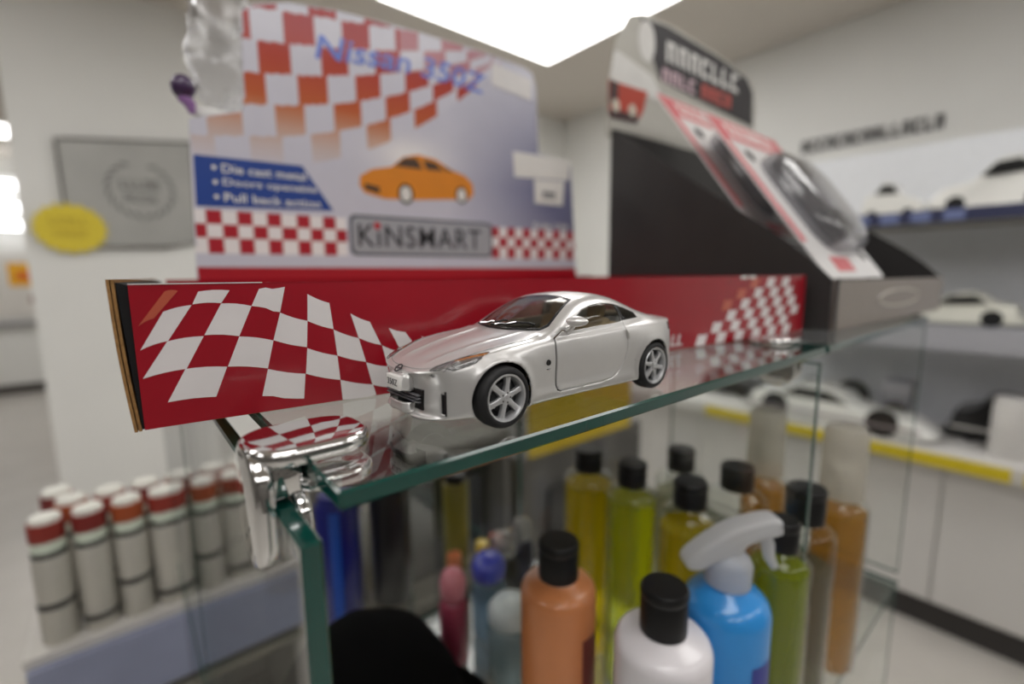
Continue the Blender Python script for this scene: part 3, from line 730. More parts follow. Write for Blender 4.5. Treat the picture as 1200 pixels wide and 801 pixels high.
flat([[(139.6 + a, 69 + b) for a, b in rounded(143.8, 31, 5)]], wq - .2, wq - .1).build('logo_plate', mat('print_mid_grey', (168, 170, 178), .4), hd, smooth=0)
upright(fit_text('KiNSMART', 127, 20, .06, spacing=1.12), 208, 84.5, wq - .3).build('logo_lettering', mat('print_black', (30, 30, 34), .4), hd, smooth=0)
flat([disc(162, 93.6, 3.2, 14)], wq - .55, wq - .4).build('logo_dot', mat('print_red', (190, 34, 40), .4), hd, smooth=0)
upright(fit_text('Scale 1/34', 50, 6, .1), 366, 103.5, wq - .1).build('scale_lettering', m_white, hd, smooth=0)
upright(fit_text('Ages 3+  Collect them all', 64, 3, .05), 362, 60.5, wq - .1).build('small_lettering', mat('print_grey', (150, 152, 166), .4), hd, smooth=0) if False else None
# the little orange coupe printed on the header
flat([[(148, 128), (149, 136), (160, 143), (178, 147), (190, 157), (204, 161), (222, 159), (240, 151), (255, 147), (263, 140), (264, 130), (258, 124), (240, 123), (195, 119), (170, 118), (152, 122)]], wq - .1, wq).build('printed_car_body', mat('print_orange', (226, 140, 36), .4), hd, smooth=0)
for pg in ([(181, 148), (191, 156.5), (203, 157.5), (209, 148)], [(213, 148.5), (209, 157), (222, 156), (231, 149)], [(234, 149.5), (228, 154.5), (243, 149)], [(152, 125), (153, 130), (166, 128), (166, 122)]):
    flat([pg], wq - .2, wq - .1).build('printed_car_window', mat('print_smoke', (82, 62, 48), .4), hd, smooth=0)
for a, b, q in ((191, 124, 1), (250, 128, .89)):
    flat([disc(a, b, 9.5 * q, 24, 7.5 * q)], wq - .25, wq - .15).build('printed_car_tyre', m_black, hd, smooth=0)
    flat([disc(a, b, 7 * q, 24, 5.4 * q)], wq - .35, wq - .25).build('printed_car_wheel', m_white, hd, smooth=0)
flat([[(313, 179), (394, 179.5), (392, 156.5), (315, 153)]], wq - .4, wq - .2).build('price_sticker', m_white, hd, smooth=0)
ps = flat([[(341.5, 153), (385.5, 155), (383, 127.5), (342.5, 127.5)]], wq - .5, wq - .3).build('price_sticker', m_white, hd, smooth=0)
flat([[(353, 137), (372, 137), (372, 141.5), (353, 141.5)], [(353, 133.5), (372, 133.5), (372, 135.5), (353, 135.5)]], wq - .55, wq - .5).build('price_lettering', mat('sticker_ink', (120, 120, 124), .5), ps, smooth=0)
flat([[(288, 261), (339, 255), (338, 234), (287, 240)]], wq - .5, wq - .3).build('tape_strip', mat('tape_white', (228, 226, 226), .25), hd, smooth=0)

# clear bag with a purple spinner hooked on the header's left shoulder
m_bag = clear('bag_film', (248, 248, 250), 1.4, diff=.2, diffcol=(240, 240, 242), rough=.12, spot=40)
bag = thing('plastic_bag', W(-55, 300, 166), 'crumpled clear plastic bag on the left shoulder of the red header board', 'plastic bag', rz=RA)
bm2 = bmesh.new(); bmesh.ops.create_uvsphere(bm2, u_segments=28, v_segments=20, radius=1)
for v in bm2.verts:
    c = v.co; z = c.z; nz = noise.noise(c * 2.3) * .35 + noise.noise(c * 6) * .14
    v.co = Vector((44 + c.x * (23 - 5 * z) * (1 + nz), 6 + c.y * 7 * (1 + nz), 66 + z * 60 + c.x * 4))
MB().bm(bm2).build('bag_film', m_bag, bag)
MB().box(20, 66, 0, 5, 2, 9, bev=1.5).build('bag_header', mat('bag_white', (236, 235, 232), .4), bag)
MB().box(14, 20, 1, 4, 10, 30, bev=1).build('bag_hook', mat('hook_clear', (220, 220, 224), .2), bag)
ball = bmesh.new(); bmesh.ops.create_uvsphere(ball, u_segments=20, v_segments=14, radius=8)
pb = thing('purple_toy', W(-40, 297, 178), 'small round dark purple toy beside the clear bag', 'toy')
MB().bm(ball).xf(lambda p: (p.x, p.y, p.z * 1.1 + 8)).build('toy_body', mat('purple_dark', (66, 42, 82), .3, coat=.4), pb)
MB().tube([(0, 0, 1), (3, -2, -4), (4, -2, -10)], [5, 4, 2], 10).build('toy_tail', mat('purple_light', (150, 110, 168), .3), pb)

# ------------------------------------------------------------------ black sloped counter display with carded toys
m_bcard = mat('black_card', (56, 54, 54), .45, noise_amt=.15, scale=30)
m_lip = mat('lip_sheen_grey', (132, 122, 114), .35, coat=.3)  # gloss black lip with its grey sheen put into the colour
DX0, DX1 = 356, 716
disp = thing('counter_display', W(DX0, 0, .3), 'black card counter display with sloping sides and a printed header', 'counter display', rz=math.radians(-2.2))
DW = DX1 - DX0
sidep = [(-8, 0), (228, 0), (228, 214), (30, 76), (8, 58), (-8, 42)]
for u in (0, DW - 1.8): MB().prism(sidep, u, u + 1.8, 'yz').build('side_panel', m_bcard, disp, smooth=0)
lip = MB().box(5, DW - 2, -11.5, -10, .2, 41).box(0, 5, -10.5, -9.5, 0, 42).build('front_lip', [m_lip], disp, smooth=0)
MB().box(-.6, 4.5, -12.2, -11.6, 0, 43).build('lip_edge', m_bcard, disp, smooth=0)
sw_ = MB().tube([(180 + 70 * math.cos(a), -11.8, 22 + 8 * math.sin(a)) for a in np.linspace(.2, 6.0, 30)], 1.1, 5); sw_.xf(lambda p: (p.x, max(p.y, -12.3), p.z)).build('lip_emblem', mat('lip_light', (196, 188, 180), .35), lip)
MB().box(2, DW - 2, -8, 227, .1, 1.5).build('display_floor', m_bcard, disp, smooth=0)
MB().box(2, DW - 2, 226, 227.8, 0, 214).build('display_back', m_bcard, disp, smooth=0)
MB().prism([(20, 2), (226, 150), (226, 152), (20, 4)], 2.2, DW - 2.2, 'yz').build('sloping_tray', m_bcard, disp, smooth=0)
HB = [(-6, 205), (-5, 265), (6, 312), (28, 344), (52, 353), (110, 356), (230, 350), (300, 342), (328, 330), (336, 300), (338, 205)]
hb = MB().prism(HB, 228, 229.8, 'xz').build('header_board', mat('grey_header', (196, 194, 186), .4, coat=.2), disp, smooth=0)
def hp(polys, name, m, l=0): return flat([[(a - DX0, b) for a, b in p] for p in polys], 227.6 - l * .15 - .3, 227.8 - l * .15).build(name, m, hb, smooth=0)
hp([[(403, 347), (455, 352), (580, 347), (660, 338), (680, 322), (684, 274), (535, 282), (444, 288), (424, 316)]], 'header_black_field', mat('header_black', (52, 50, 54), .4))
hp([[(358, 298), (366, 300), (430, 288), (444, 275), (440, 262), (372, 266), (352, 268)]], 'header_white_field', m_white)
hp([disc(416, 324, 23, 24, 16)], 'header_white_oval', m_white, 1)
def strokes(u0, u1, v0, v1, n, seed):
    """rows of letter-like strokes: the words themselves are too blurred to read"""
    rnd = random.Random(seed); out = []; w = (u1 - u0) / n
    for i in range(n):
        a = u0 + i * w; s = w * .28; d = w * .76
        kind = rnd.randrange(4)
        out.append([(a, v0), (a + s, v0), (a + s, v1), (a, v1)])
        if kind != 0: out.append([(a + s, v1 - (v1 - v0) * .22), (a + d, v1 - (v1 - v0) * .22), (a + d, v1), (a + s, v1)])
        if kind in (1, 2): out.append([(a + d - s, v0), (a + d, v0), (a + d, v1 - (v1 - v0) * .22), (a + d - s, v1 - (v1 - v0) * .22)])
        if kind in (0, 3): out.append([(a + s, v0), (a + d, v0), (a + d, v0 + (v1 - v0) * .24), (a + s, v0 + (v1 - v0) * .24)])
    return out
hp(strokes(456, 640, 312, 336, 7, 3), 'header_white_lettering', m_white, 1)
hp(strokes(449, 527, 287, 303, 4, 5), 'header_pink_lettering', mat('letter_pink', (226, 196, 206), .4), 1)
hp(strokes(538, 620, 286, 304, 4, 8), 'header_red_lettering', mat('letter_red', (206, 92, 84), .4), 1)
hp([[(349, 266), (420, 268), (414, 246), (406, 234), (351, 230)]], 'header_truck', mat('truck_orange', (190, 66, 44), .4), 1)
hp([[(351, 266), (366, 266), (366, 240), (351, 240)]], 'header_truck_dark_end', mat('truck_dark', (70, 44, 44), .4), 2)  # dark printed block on the truck's left end
hp([[(352, 236), (404, 238), (402, 228), (352, 226)]], 'header_truck_bumper', mat('truck_dark', (70, 44, 44), .4), 2)
for a in (362, 392): hp([disc(a, 241, 7)], 'header_truck_lamp', mat('truck_lamp', (214, 206, 190), .4), 3)
# carded toys
m_blister = clear('blister_plastic', (238, 238, 240), 1.5, diff=.2, diffcol=(235, 235, 240), rough=.05)
m_pink = mat('card_pink_red', (214, 96, 104), .4, coat=.3); m_cardw = mat('card_white', (234, 232, 232), .35, coat=.4)
def pack(x, y, z, tilt, rz, label):
    t = thing('carded_toy', W(x, y, z), label, 'carded toy', 'carded toys in the black display', rz)
    t.rotation_euler = (math.radians(90 - tilt) * -1, 0, rz)
    cd = MB().prism(rounded(172, 205, 8), -.5, .5, 'xz').build('backing_card', m_cardw, t, smooth=0)
    flat([[(3, 40), (14, 40), (14, 170), (169, 170), (169, 202), (3, 202)]], -.8, -.55).build('card_red_band', m_pink, cd, smooth=0)
    flat(strokes(30, 140, 177, 195, 7, 11), -1.0, -.85).build('card_lettering', m_white, cd, smooth=0)
    flat([[(40, 8), (90, 8), (90, 24), (40, 24)]], -.8, -.55).build('card_red_patch', m_pink, cd, smooth=0)
    for a, b in ((40, 150), (150, 30)): flat([disc(a, b, 8)], -.8, -.55).build('card_dark_mark', m_gapmark, cd, smooth=0)
    b = bmesh.new(); bmesh.ops.create_uvsphere(b, u_segments=28, v_segments=16, radius=1); 
    for v in b.verts:
        c = v.co; f = lambda q: math.copysign(abs(q) ** .55, q)
        v.co = Vector((100 + f(c.x) * 58, min(-f(c.z if c.z > 0 else 0) * 24, -.7), 90 + f(c.y) * 62))
    MB().bm(b).build('blister', m_blister, t)
    toy = MB(); prof = [(0, 0), (0, 16), (12, 20), (34, 24), (48, 38), (78, 38), (94, 24), (110, 20), (112, 4), (108, 0)]
    toy.prism(prof, -36, -4, 'xz'); toy.xf(lambda p: (84 + (p.z - 16) * .8, p.y * .5 - .2, 38 + p.x * .95))
    to = toy.build('packed_toy', mat('packed_black', (30, 30, 33), .3, coat=.5), t)
    for a in (58, 122):
        for c in (70, 94): MB().lathe([(3, -20), (12, -20), (13, -18.5), (13, -14), (3, -14)], 18, (c + 8 - 10, 0, a), 'y').build('packed_wheel', m_rubber, to)
    flat([[(78, 60), (92, 60), (92, 128), (78, 128)]], -19, -18.2).build('packed_stripe', mat('packed_silver', (170, 172, 178), .3, metal=.5), to, smooth=0)
    return t
pack(365, -3, 42.5, 53.5, 0, 'front carded toy in a clear blister, lying lowest in the black display')
pack(373, 57, 79, 53.5, 0, 'second carded toy lying behind the front one, its red top band showing')

# ------------------------------------------------------------------ bottles inside the cubes
SH = -310.9
m_cap = mat('bottle_cap_black', (18, 18, 19), .38, noise_amt=.2, scale=200)
m_pet = clear('clear_pet', (250, 252, 250), 1.1, rough=.03)
def liquid(name, tint, dcol, diff=.3): return clear(name, tint, .9, diff=diff, diffcol=dcol, rough=.04)
def bottle(kind, x, y, top, r, label, m_body, m_liq=None, level=.8, cr_=None, ch=20, label_patch=None, group='round bottles on the glass shelf', name='bottle'):
    t = thing(name, W(x, y, SH), label, 'bottle', group)
    h = top - SH; cr_ = cr_ or r * .55; bs = h - ch - 4.5
    prof = [(.5, .4), (r - 3, 0), (r - .6, 1), (r, 4), (r, bs - 6), (r - .8, bs - 3), (r - 2.6, bs - .6), (r - 5, bs + .8), (cr_ + 1, bs + 2.6), (cr_ - .6, bs + 3.6), (cr_ - 1.2, h - ch + 1)]
    MB().lathe(prof, 40, cap=True).build('bottle_body', m_body, t, smooth=50)
    if m_liq:
        lv = bs * level; q = [(.5, 2), (r - 3.5, 2), (r - 1.4, 5), (r - 1.4, min(lv, bs - 8)), (.5, min(lv, bs - 8) + .01)]
        MB().lathe(q, 36, cap=False).build('liquid', m_liq, t, smooth=50)
    c = MB().lathe([(cr_, 0), (cr_, ch - 7), (cr_ - .5, ch - 6), (cr_ + .3, ch - 5), (cr_ + .3, ch - 2), (cr_ - 1, ch), (.5, ch + .2)], 32).xf(lambda p: (p.x, p.y, p.z + h - ch)); c.build('bottle_cap', m_cap, t, smooth=40)
    if label_patch:
        a0, a1, v0, v1, m = label_patch; lm = MB(); n = 14; rr = r + .25
        vs = [(rr * math.cos(math.radians(a0 + (a1 - a0) * i / n)), rr * math.sin(math.radians(a0 + (a1 - a0) * i / n)), z) for i in range(n + 1) for z in (v0, v1)]
        lm.add(vs, [(2 * i, 2 * i + 2, 2 * i + 3, 2 * i + 1) for i in range(n)]).build('bottle_label', m, t)
    return t
m_or = mat('orange_lotion', (206, 132, 84), .3, coat=.4, noise_amt=.05, subsurf=.0)
m_wh = mat('white_bottle', (222, 218, 222), .3, coat=.4, noise_amt=.02)
bottle('o', 111, 60, -120, 24.5, 'orange bottle with a black cap and a maroon label strip', m_or, ch=24, cr_=13, label_patch=(-98, -62, 20, 136, mat('label_maroon', (112, 48, 44), .4)))
bottle('w', 128, -6, -124, 27, 'white bottle with a wide black cap, front of the glass shelf', m_wh, ch=26, cr_=13, label_patch=(-100, -50, 20, 118, mat('label_violet', (120, 112, 190), .4)))
L1, L2 = liquid('liquid_yellow', (240, 226, 90), (240, 220, 50)), liquid('liquid_lime', (232, 236, 96), (226, 228, 60))
La, Lg = liquid('liquid_amber', (230, 196, 116), (206, 160, 78)), liquid('liquid_green', (210, 220, 80), (200, 210, 60))
bottle('y', 229, 137, -110.5, 23, 'yellow bottle with a black cap, rearmost of the yellow row', m_pet, L1, .95)
bottle('y', 230, 90, -109, 22, 'lime yellow bottle with a black cap, middle of the yellow row', m_pet, L2, .97)
bottle('y', 230, 37, -107, 22.5, 'yellow bottle with a black cap just behind the spray head', m_pet, L1, .93)
bottle('g', 231, -28, -112, 18.5, 'green yellow bottle with a black cap beside the blue sprayer', m_pet, Lg, .97)
bottle('c', 297, 84, -112, 22, 'empty clear bottle with a black cap behind the yellow bottles', m_pet, liquid('liquid_pale', (226, 226, 214), (214, 214, 200), .12), .9)
bottle('a', 297, 32, -112, 24, 'pale amber bottle with a black cap, half full, behind the sprayer', m_pet, La, .75)
bottle('c2', 307, -17, -117, 22.5, 'clear bottle with a broad black cap beside the tall amber sprayer', m_pet, liquid('liquid_grey', (188, 184, 160), (150, 144, 118), .3), .8, ch=27, cr_=14)
def pump_bottle(x, y, top, r, label):
    """amber bottle under a frosted overcap"""
    t = thing('sprayer_bottle', W(x, y, SH), label, 'bottle', 'amber bottles with frosted overcaps'); h = top - SH
    b = h * .70
    MB().lathe([(.5, .4), (r - 2, 0), (r, 3), (r, b - 5), (r - 3, b), (r * .62, b + 3), (r * .6, b + 6)], 36).build('bottle_body', m_pet, t, smooth=50)
    MB().lathe([(.5, 2), (r - 3, 2), (r - 1.5, 4), (r - 1.5, b - 8), (.5, b - 7.9)], 32, cap=False).build('liquid', La, t, smooth=50)
    MB().lathe([(r * .78, b + 4), (r * .76, h - 6), (r * .66, h - 1), (.5, h)], 32).build('overcap', clear('frosted_cap', (232, 230, 222), .9, diff=.45, diffcol=(232, 228, 220), rough=.2), t, smooth=50)
    MB().lathe([(3, b), (3, b + 18), (r * .45, b + 20), (r * .45, b + 30), (.5, b + 31)], 20).build('pump', m_white, t, smooth=50)
pump_bottle(386, -20, -84, 22, 'amber bottle with a frosted overcap, nearest the case\'s far corner')
pump_bottle(384, 44, -82, 21, 'amber bottle with a frosted overcap, further back behind the clear bottle')
# blue trigger sprayer
t = thing('spray_bottle', W(182, -16, SH), 'blue spray bottle with a frosted white trigger head', 'spray bottle')
r, h = 25.5, 168
MB().lathe([(.5, .4), (r - 2, 0), (r, 3), (r, h - 14), (r - 1.5, h - 8), (r - 6, h - 3), (13, h), (11, h + 2), (11, h + 10)], 40).build('bottle_body', mat('spray_blue', (46, 140, 214), .28, coat=.5, noise_amt=.04), t, smooth=50)
lm = MB(); rr = r + .3; n = 12
lm.add([(rr * math.cos(math.radians(-118 + 60 * i / n)), rr * math.sin(math.radians(-118 + 60 * i / n)), z) for i in range(n + 1) for z in (20, 132)], [(2 * i, 2 * i + 2, 2 * i + 3, 2 * i + 1) for i in range(n)]).build('bottle_label', mat('label_indigo', (52, 62, 150), .4), t)
m_frost = clear('frosted_trigger', (228, 230, 232), .9, diff=.72, diffcol=(232, 233, 235), rough=.25)
MB().lathe([(13.5, h + 3), (14, h + 16), (12, h + 20), (8, h + 23)], 28).build('collar', m_frost, t, smooth=50)
hm = MB(); ca, sa = math.cos(math.radians(-38)), math.sin(math.radians(-38))
prof = [(-34, 14), (-30, 24), (-6, 41), (18, 49), (33, 50), (35, 45), (35, 38), (22, 35), (10, 30), (4, 22), (-12, 18), (-24, 12)]
hm = bevel_prism(smooth_poly([(a * .82, b * .82) for a, b in prof], 3), -8, 8, 3, 'xz'); hm.xf(lambda p: (p.x * ca - p.y * sa, p.x * sa + p.y * ca, p.z + h + 4)).build('trigger_head', m_frost, t, smooth=50)
tg = MB().tube([(20, 0, 31), (24, 0, 22), (25, 0, 14), (29, 0, 7)], [4, 4, 3.5, 2.5], 10); tg.xf(lambda p: (p.x * ca - p.y * sa, p.x * sa + p.y * ca, p.z + h + 4)).build('trigger', m_frost, t)
# black cap on the shelf
t = thing('black_cap', W(28, 178, SH), 'black fabric cap lying on the left of the glass shelf', 'cap')
m_felt = mat('black_fabric', (10, 10, 11), .95, noise_amt=.4, scale=700, spec=.1)
cb = bmesh.new(); bmesh.ops.create_uvsphere(cb, u_segments=36, v_segments=22, radius=1)
for v in cb.verts:
    c = v.co; z = max(c.z, 0) ** .85; v.co = Vector((c.x * 76 * (1 - .08 * z), c.y * 82 * (1 - .08 * z), z * 100 + 2 * noise.noise(c * 3)))
MB().bm(cb).xf(lambda p: (p.x, p.y, max(p.z, .3))).build('crown', m_felt, t)
br = MB(); n = 26
vs = []
for j in range(5):
    for i in range(n + 1):
        a = math.radians(-95 + 120 * i / n); rad = 74 + 28 * j / 4 * max(math.sin(math.pi * i / n), 0) ** .5; vs.append((rad * math.cos(a), rad * math.sin(a) , 17 - 14 * (j / 4) ** 1.5))
br.add(vs, [(j * (n + 1) + i, j * (n + 1) + i + 1, (j + 1) * (n + 1) + i + 1, (j + 1) * (n + 1) + i) for j in range(4) for i in range(n)]); br.build('brim', m_felt, t, sol=.002)
# small things on the shelf behind
def jar(x, y, r, h, label, m_b, m_l, lid_r=None, name='small_jar'):
    t = thing(name, W(x, y, SH), label, 'jar', 'small jars on the glass shelf'); lr = lid_r or r * .8
    MB().lathe([(.5, .3), (r - 1.5, 0), (r, 2), (r, h * .62), (r * .8, h * .68), (r * .62, h * .7)], 28).build('jar_body', m_b, t, smooth=50)
    MB().lathe([(lr * .8, h * .70), (lr, h * .74), (lr, h * .88), (lr * .75, h * .97), (.5, h)], 28).build('lid', m_l, t, smooth=60)
    return t
jar(121, 206, 13, 92, 'slim pink bottle with a dark pink base behind the black cap', mat('pink_dark', (150, 62, 84), .3), mat('pink_light', (206, 130, 142), .3), 12, 'pink_bottle')
jar(168, 214, 17, 84, 'pale blue jar with a round blue lid', liquid('pale_blue', (170, 190, 205), (150, 176, 196), .5), mat('lid_blue', (74, 84, 190), .25, coat=.4), 17)
jar(206, 236, 17, 84, 'clear jar with a round glass lid by the blue lid', liquid('smoke', (150, 152, 150), (120, 122, 122), .3), clear('glass_ball', (210, 212, 210), 2, diff=.2, rough=.03), 15)
jar(232, 236, 13, 92, 'narrow clear jar with a glass stopper near the orange bottle', liquid('smoke_b', (130, 132, 150), (110, 112, 130), .3), clear('glass_ball_b', (196, 200, 200), 2, diff=.2, rough=.03), 11)
jar(152, 160, 20, 74, 'squat pale blue jar with a frosted lid, front of the jars', liquid('pale_blue_b', (188, 202, 206), (176, 194, 200), .55), mat('lid_frost', (196, 206, 208), .3), 20)
# blue can and dark tins standing on the rear cube's shelf
t = thing('blue_can', W(60, 330, SH), 'tall royal blue can with a lighter stripe behind the black cap', 'can')
MB().lathe([(.5, 0), (21, 0), (22, 2), (22, 128), (18, 133), (17, 140), (.5, 141)], 32).build('can_body', mat('can_blue', (26, 34, 126), .3, coat=.5), t, smooth=50)
n = 6; MB().add([(22.3 * math.cos(math.radians(-128 + 26 * i / n)), 22.3 * math.sin(math.radians(-128 + 26 * i / n)), z) for i in range(n + 1) for z in (4, 128)], [(2 * i, 2 * i + 2, 2 * i + 3, 2 * i + 1) for i in range(n)]).build('can_stripe', mat('can_blue_light', (46, 90, 190), .3), t)
tins = ((118, 330, 22, 190, (40, 38, 40), 'tall charcoal tin next to the blue can'), (166, 420, 19, 130, (96, 92, 86), 'grey tin standing behind the charcoal tin'),
        (205, 330, 16, 120, (128, 120, 44), 'olive yellow tin on the rear shelf'), (232, 400, 17, 112, (60, 62, 44), 'dark olive tin on the rear shelf'), (30, 430, 24, 170, (120, 116, 112), 'pale grey tin at the rear shelf\'s left end'))
for x, y, r, hh, colr, lab in tins:
    t = thing('paint_tin', W(x, y, SH), lab, 'tin', 'tins on the rear glass shelf')
    MB().lathe([(.5, 0), (r - .5, 0), (r, 1), (r, hh - 12), (r - 2, hh - 10), (.5, hh - 10)], 28).build('tin_body', mat('tin_%d_%d' % (x, y), colr, .35, coat=.3), t, smooth=50)
    MB().lathe([(r - 3, hh - 10), (r - 3, hh - 1), (r - 4, hh), (.5, hh)], 28).build('tin_lid', m_black, t, smooth=50)
for x, y, rr, colr, lab in ((245, 300, 9, (206, 92, 80), 'small coral red pot on the rear shelf'), (222, 300, 8, (210, 178, 40), 'small yellow pot on the rear shelf'), (182, 300, 9, (190, 104, 60), 'small orange pot on the rear shelf')):
    t = thing('paint_pot', W(x, y, SH), lab, 'pot', 'small pots on the rear glass shelf')
    MB().lathe([(.5, 0), (rr, 0), (rr, 22), (rr * .9, 26)], 20).build('pot_body', mat('pot_%d' % x, colr, .3), t, smooth=50)
    MB().lathe([(rr * .95, 26), (rr * .95, 36), (.5, 37)], 20).build('pot_lid', mat('pot_lid_%d' % x, tuple(min(255, v + 24) for v in colr), .3), t, smooth=50)

# ------------------------------------------------------------------ low dark cabinet with a yellow band behind the case
t = thing('dark_cabinet', W(620, 620, FZ), 'dark grey cabinet with a yellow sign board standing along its front edge', 'cabinet')
MB().box(-60, 390, 0, 260, 2, 889).build('cabinet_body', mat('cabinet_grey', (92, 90, 88), .5), t, smooth=0)
MB().box(-35, 330, -6, 4, 889.5, 1060).build('yellow_sign_board', mat('band_yellow', (214, 184, 34), .4), t, smooth=0)
MB().box(20, 200, -14, -1, 640, 800, bev=4).build('cabinet_panel', mat('cabinet_dark', (56, 55, 56), .4), t, smooth=0)

t = thing('grey_cabinet', W(120, 640, FZ), 'mid grey cabinet with open shelves behind the case and the blue can', 'cabinet')
mg_ = mat('cabinet_mid_grey', (120, 117, 112), .5)
MB().box(0, 425, 236, 250, 2, 960).build('back_board', mg_, t, smooth=0)
for x in (0, 413): MB().box(x, x + 12, 0, 235, 2, 960).build('side_board', mg_, t, smooth=0)
for z in (2, 330, 640, 940): MB().box(13, 412, 0, 235, z, z + 18).build('shelf', mg_, t, smooth=0)
for k, (x, w_, h_, c_) in enumerate(((30, 80, 200, (58, 58, 62)), (130, 60, 170, (150, 140, 60)), (210, 90, 230, (84, 84, 86)), (320, 70, 190, (48, 50, 56)))):
    b_ = thing('stored_box', W(120 + x, 700, FZ + 658.3), '%s box on the grey cabinet\'s shelf behind the glass case' % ('charcoal', 'olive yellow', 'grey tall', 'blue black')[k], 'box', 'boxes in the grey cabinet')
    MB().box(0, w_, 0, 90, 0, h_).build('carton', mat('stored_%d' % k, c_, .5), b_, smooth=0)
    MB().box(-.8, w_ + .8, -.8, 90.8, h_ * .8, h_ + 1).build('carton_lid', mat('stored_lid_%d' % k, tuple(v + 14 for v in c_), .5), b_, smooth=0)

# ------------------------------------------------------------------ rack of spray cans on the left
m_canw = mat('can_label_grey', (196, 193, 184), .35, metal=.3, noise_amt=.06, scale=50); m_dk = mat('can_dark', (62, 60, 58), .4)
m_capw = mat('can_cap_white', (230, 230, 222), .35); m_shd = mat('can_shoulder', (206, 216, 200), .4)
rack = thing('shop_rack', W(100, 800, FZ), 'low metal shop rack with a blue grey price strip under the spray cans', 'rack')
mw = mat('rack_white', (206, 203, 198), .5); 
MB().box(-330, 10, -130, 170, 806, 818).build('shelf', mw, rack, smooth=0)
MB().box(-326, 10, -143, -131, 712, 806).build('price_strip', mat('strip_blue_grey', (150, 156, 182), .35, noise_amt=.2, scale=9), rack, smooth=0)
MB().box(-326, 10, -150, -132, 690, 704, bev=3).build('rail', mat('rail_metal', (150, 148, 138), .3, metal=.7), rack)
MB().box(-330, 10, 160, 170, 2, 806).build('back_panel', mw, rack, smooth=0)
for x in (-330, -2): MB().box(x, x + 12, -120, 158, 2, 805).build('side_panel', mw, rack, smooth=0)
MB().box(-318, -2, -120, 158, 2, 90).build('plinth', mw, rack, smooth=0)
MB().box(-318, -2, -120, 158, 400, 412).build('shelf', mw, rack, smooth=0)
reds = [(140, 50, 42), (126, 42, 38), (160, 76, 40), (146, 54, 44), (120, 44, 44), (150, 84, 40)]
ords = ['first', 'second', 'third', 'fourth', 'fifth', 'sixth', 'seventh']
def spray_can(x, y, z0, band, label, lean=0):
    t = thing('spray_can', W(x, y, z0), label, 'spray can', 'spray cans on the shop rack')
    MB().lathe([(.5, .3), (18.5, 0), (19.5, 1.5), (19.5, 118), (18, 121)], 28).build('can_body', m_canw, t, smooth=50)
    rz_ = 50 if round(x / 41) % 2 else 14
    MB().lathe([(19.8, rz_), (19.9, rz_ + 1), (19.9, rz_ + 8), (19.8, rz_ + 9)], 28, cap=False).build('can_ring', m_dk, t)
    MB().lathe([(18.2, 121), (18.6, 123), (18.6, 128), (17, 129)], 28, cap=False).build('can_seam', m_dk, t)
    MB().lathe([(17.5, 128), (17.8, 142), (16.8, 143)], 28).build('can_shoulder', m_shd, t, smooth=50)
    MB().lathe([(18.4, 143), (18.7, 145), (18.7, 165), (18.2, 167)], 28).build('can_band', band, t, smooth=50)
    MB().lathe([(16, 167), (16, 172), (15, 174), (.5, 174)], 28).build('can_cap', m_capw, t, smooth=50)
ZC_ = -431.8
for i, x in enumerate((-194, -152, -111, -70, -29, 12, 53)):
    spray_can(x, 700, ZC_, mat('band_%d' % i, reds[i % 6], .4), 'white spray can with a red band, %s from the left in the front row' % ords[i])
for i, x in enumerate((-172, -130, -88, -46, -4, 38)):
    spray_can(x, 752, ZC_, mat('band_b%d' % i, reds[(i + 2) % 6], .4), 'spray can in the back row behind the front cans, %s from the left' % ords[i])
spray_can(-190, 752 + 46, ZC_ + .1, mat('band_c', (120, 46, 44), .4), 'spray can with a dark red band behind both rows')

# ------------------------------------------------------------------ back wall sign and burst, posters, far lamps
sg = thing('wall_sign', W(12, 2930, 470), 'large silver embossed metal sign with a wreath emblem on the back wall', 'sign')
m_sil = mat('sign_silver', (182, 182, 178), .38, metal=.35, noise_amt=.12, scale=6); m_sd = mat('sign_grey', (118, 118, 114), .5)
sgp = [(-258, -272), (-262, 220), (-240, 222), (262, 286), (245, -232), (100, -262)]
MB().prism(sgp, -2, 8, 'xz').build('sign_plate', m_sil, sg, smooth=0)
rim = MB(); rim.tube([(a, -3, b) for a, b in sgp], 6, 6, closed=True); rim.build('sign_border', mat('sign_border', (74, 66, 58), .4), sg)
wr = MB()
for s in (-1, 1):
    for k in range(9):
        a = math.radians(-80 + 18 * k); cx, cz = 30 + s * 130 * math.cos(a), 20 + 130 * math.sin(a); b = a + math.pi / 2 + .5
        d = (s * math.cos(b) * 26, math.sin(b) * 26); e = (-d[1] * .35, d[0] * .35)
        wr.prism([(cx - d[0], cz - d[1]), (cx + e[0], cz + e[1]), (cx + d[0], cz + d[1]), (cx - e[0], cz - e[1])], -5, -2, 'xz')
wr.build('wreath', m_sd, sg, smooth=0)
flat(strokes(-50, 110, 20, 70, 5, 2) + strokes(-40, 100, -40, -5, 7, 4), -4, -2).build('sign_lettering', m_sd, sg, smooth=0)
bs = thing('price_burst', W(-238, 2922, 286), 'round yellow starburst price card at the sign\'s lower left corner', 'price card')
star = [((138 if k % 2 else 122) * math.cos(math.pi * k / 18), (118 if k % 2 else 106) * math.sin(math.pi * k / 18)) for k in range(36)]
MB().prism(star, -3, 0, 'xz').build('burst_card', mat('burst_yellow', (232, 210, 66), .5), bs, smooth=0)
for q in (strokes(-70, 70, 15, 50, 5, 6), strokes(-60, 60, -40, -10, 5, 9)): flat(q, -4, -3).build('burst_lettering', mat('burst_ink', (198, 172, 50), .5), bs, smooth=0)
po = thing('wall_poster', W(-905, 7588, 50), 'small poster with an orange square on the far wall', 'poster')
MB().box(-260, 200, -6, 0, -420, 290).build('poster_sheet', mat('poster_white', (226, 222, 216), .5), po, smooth=0)
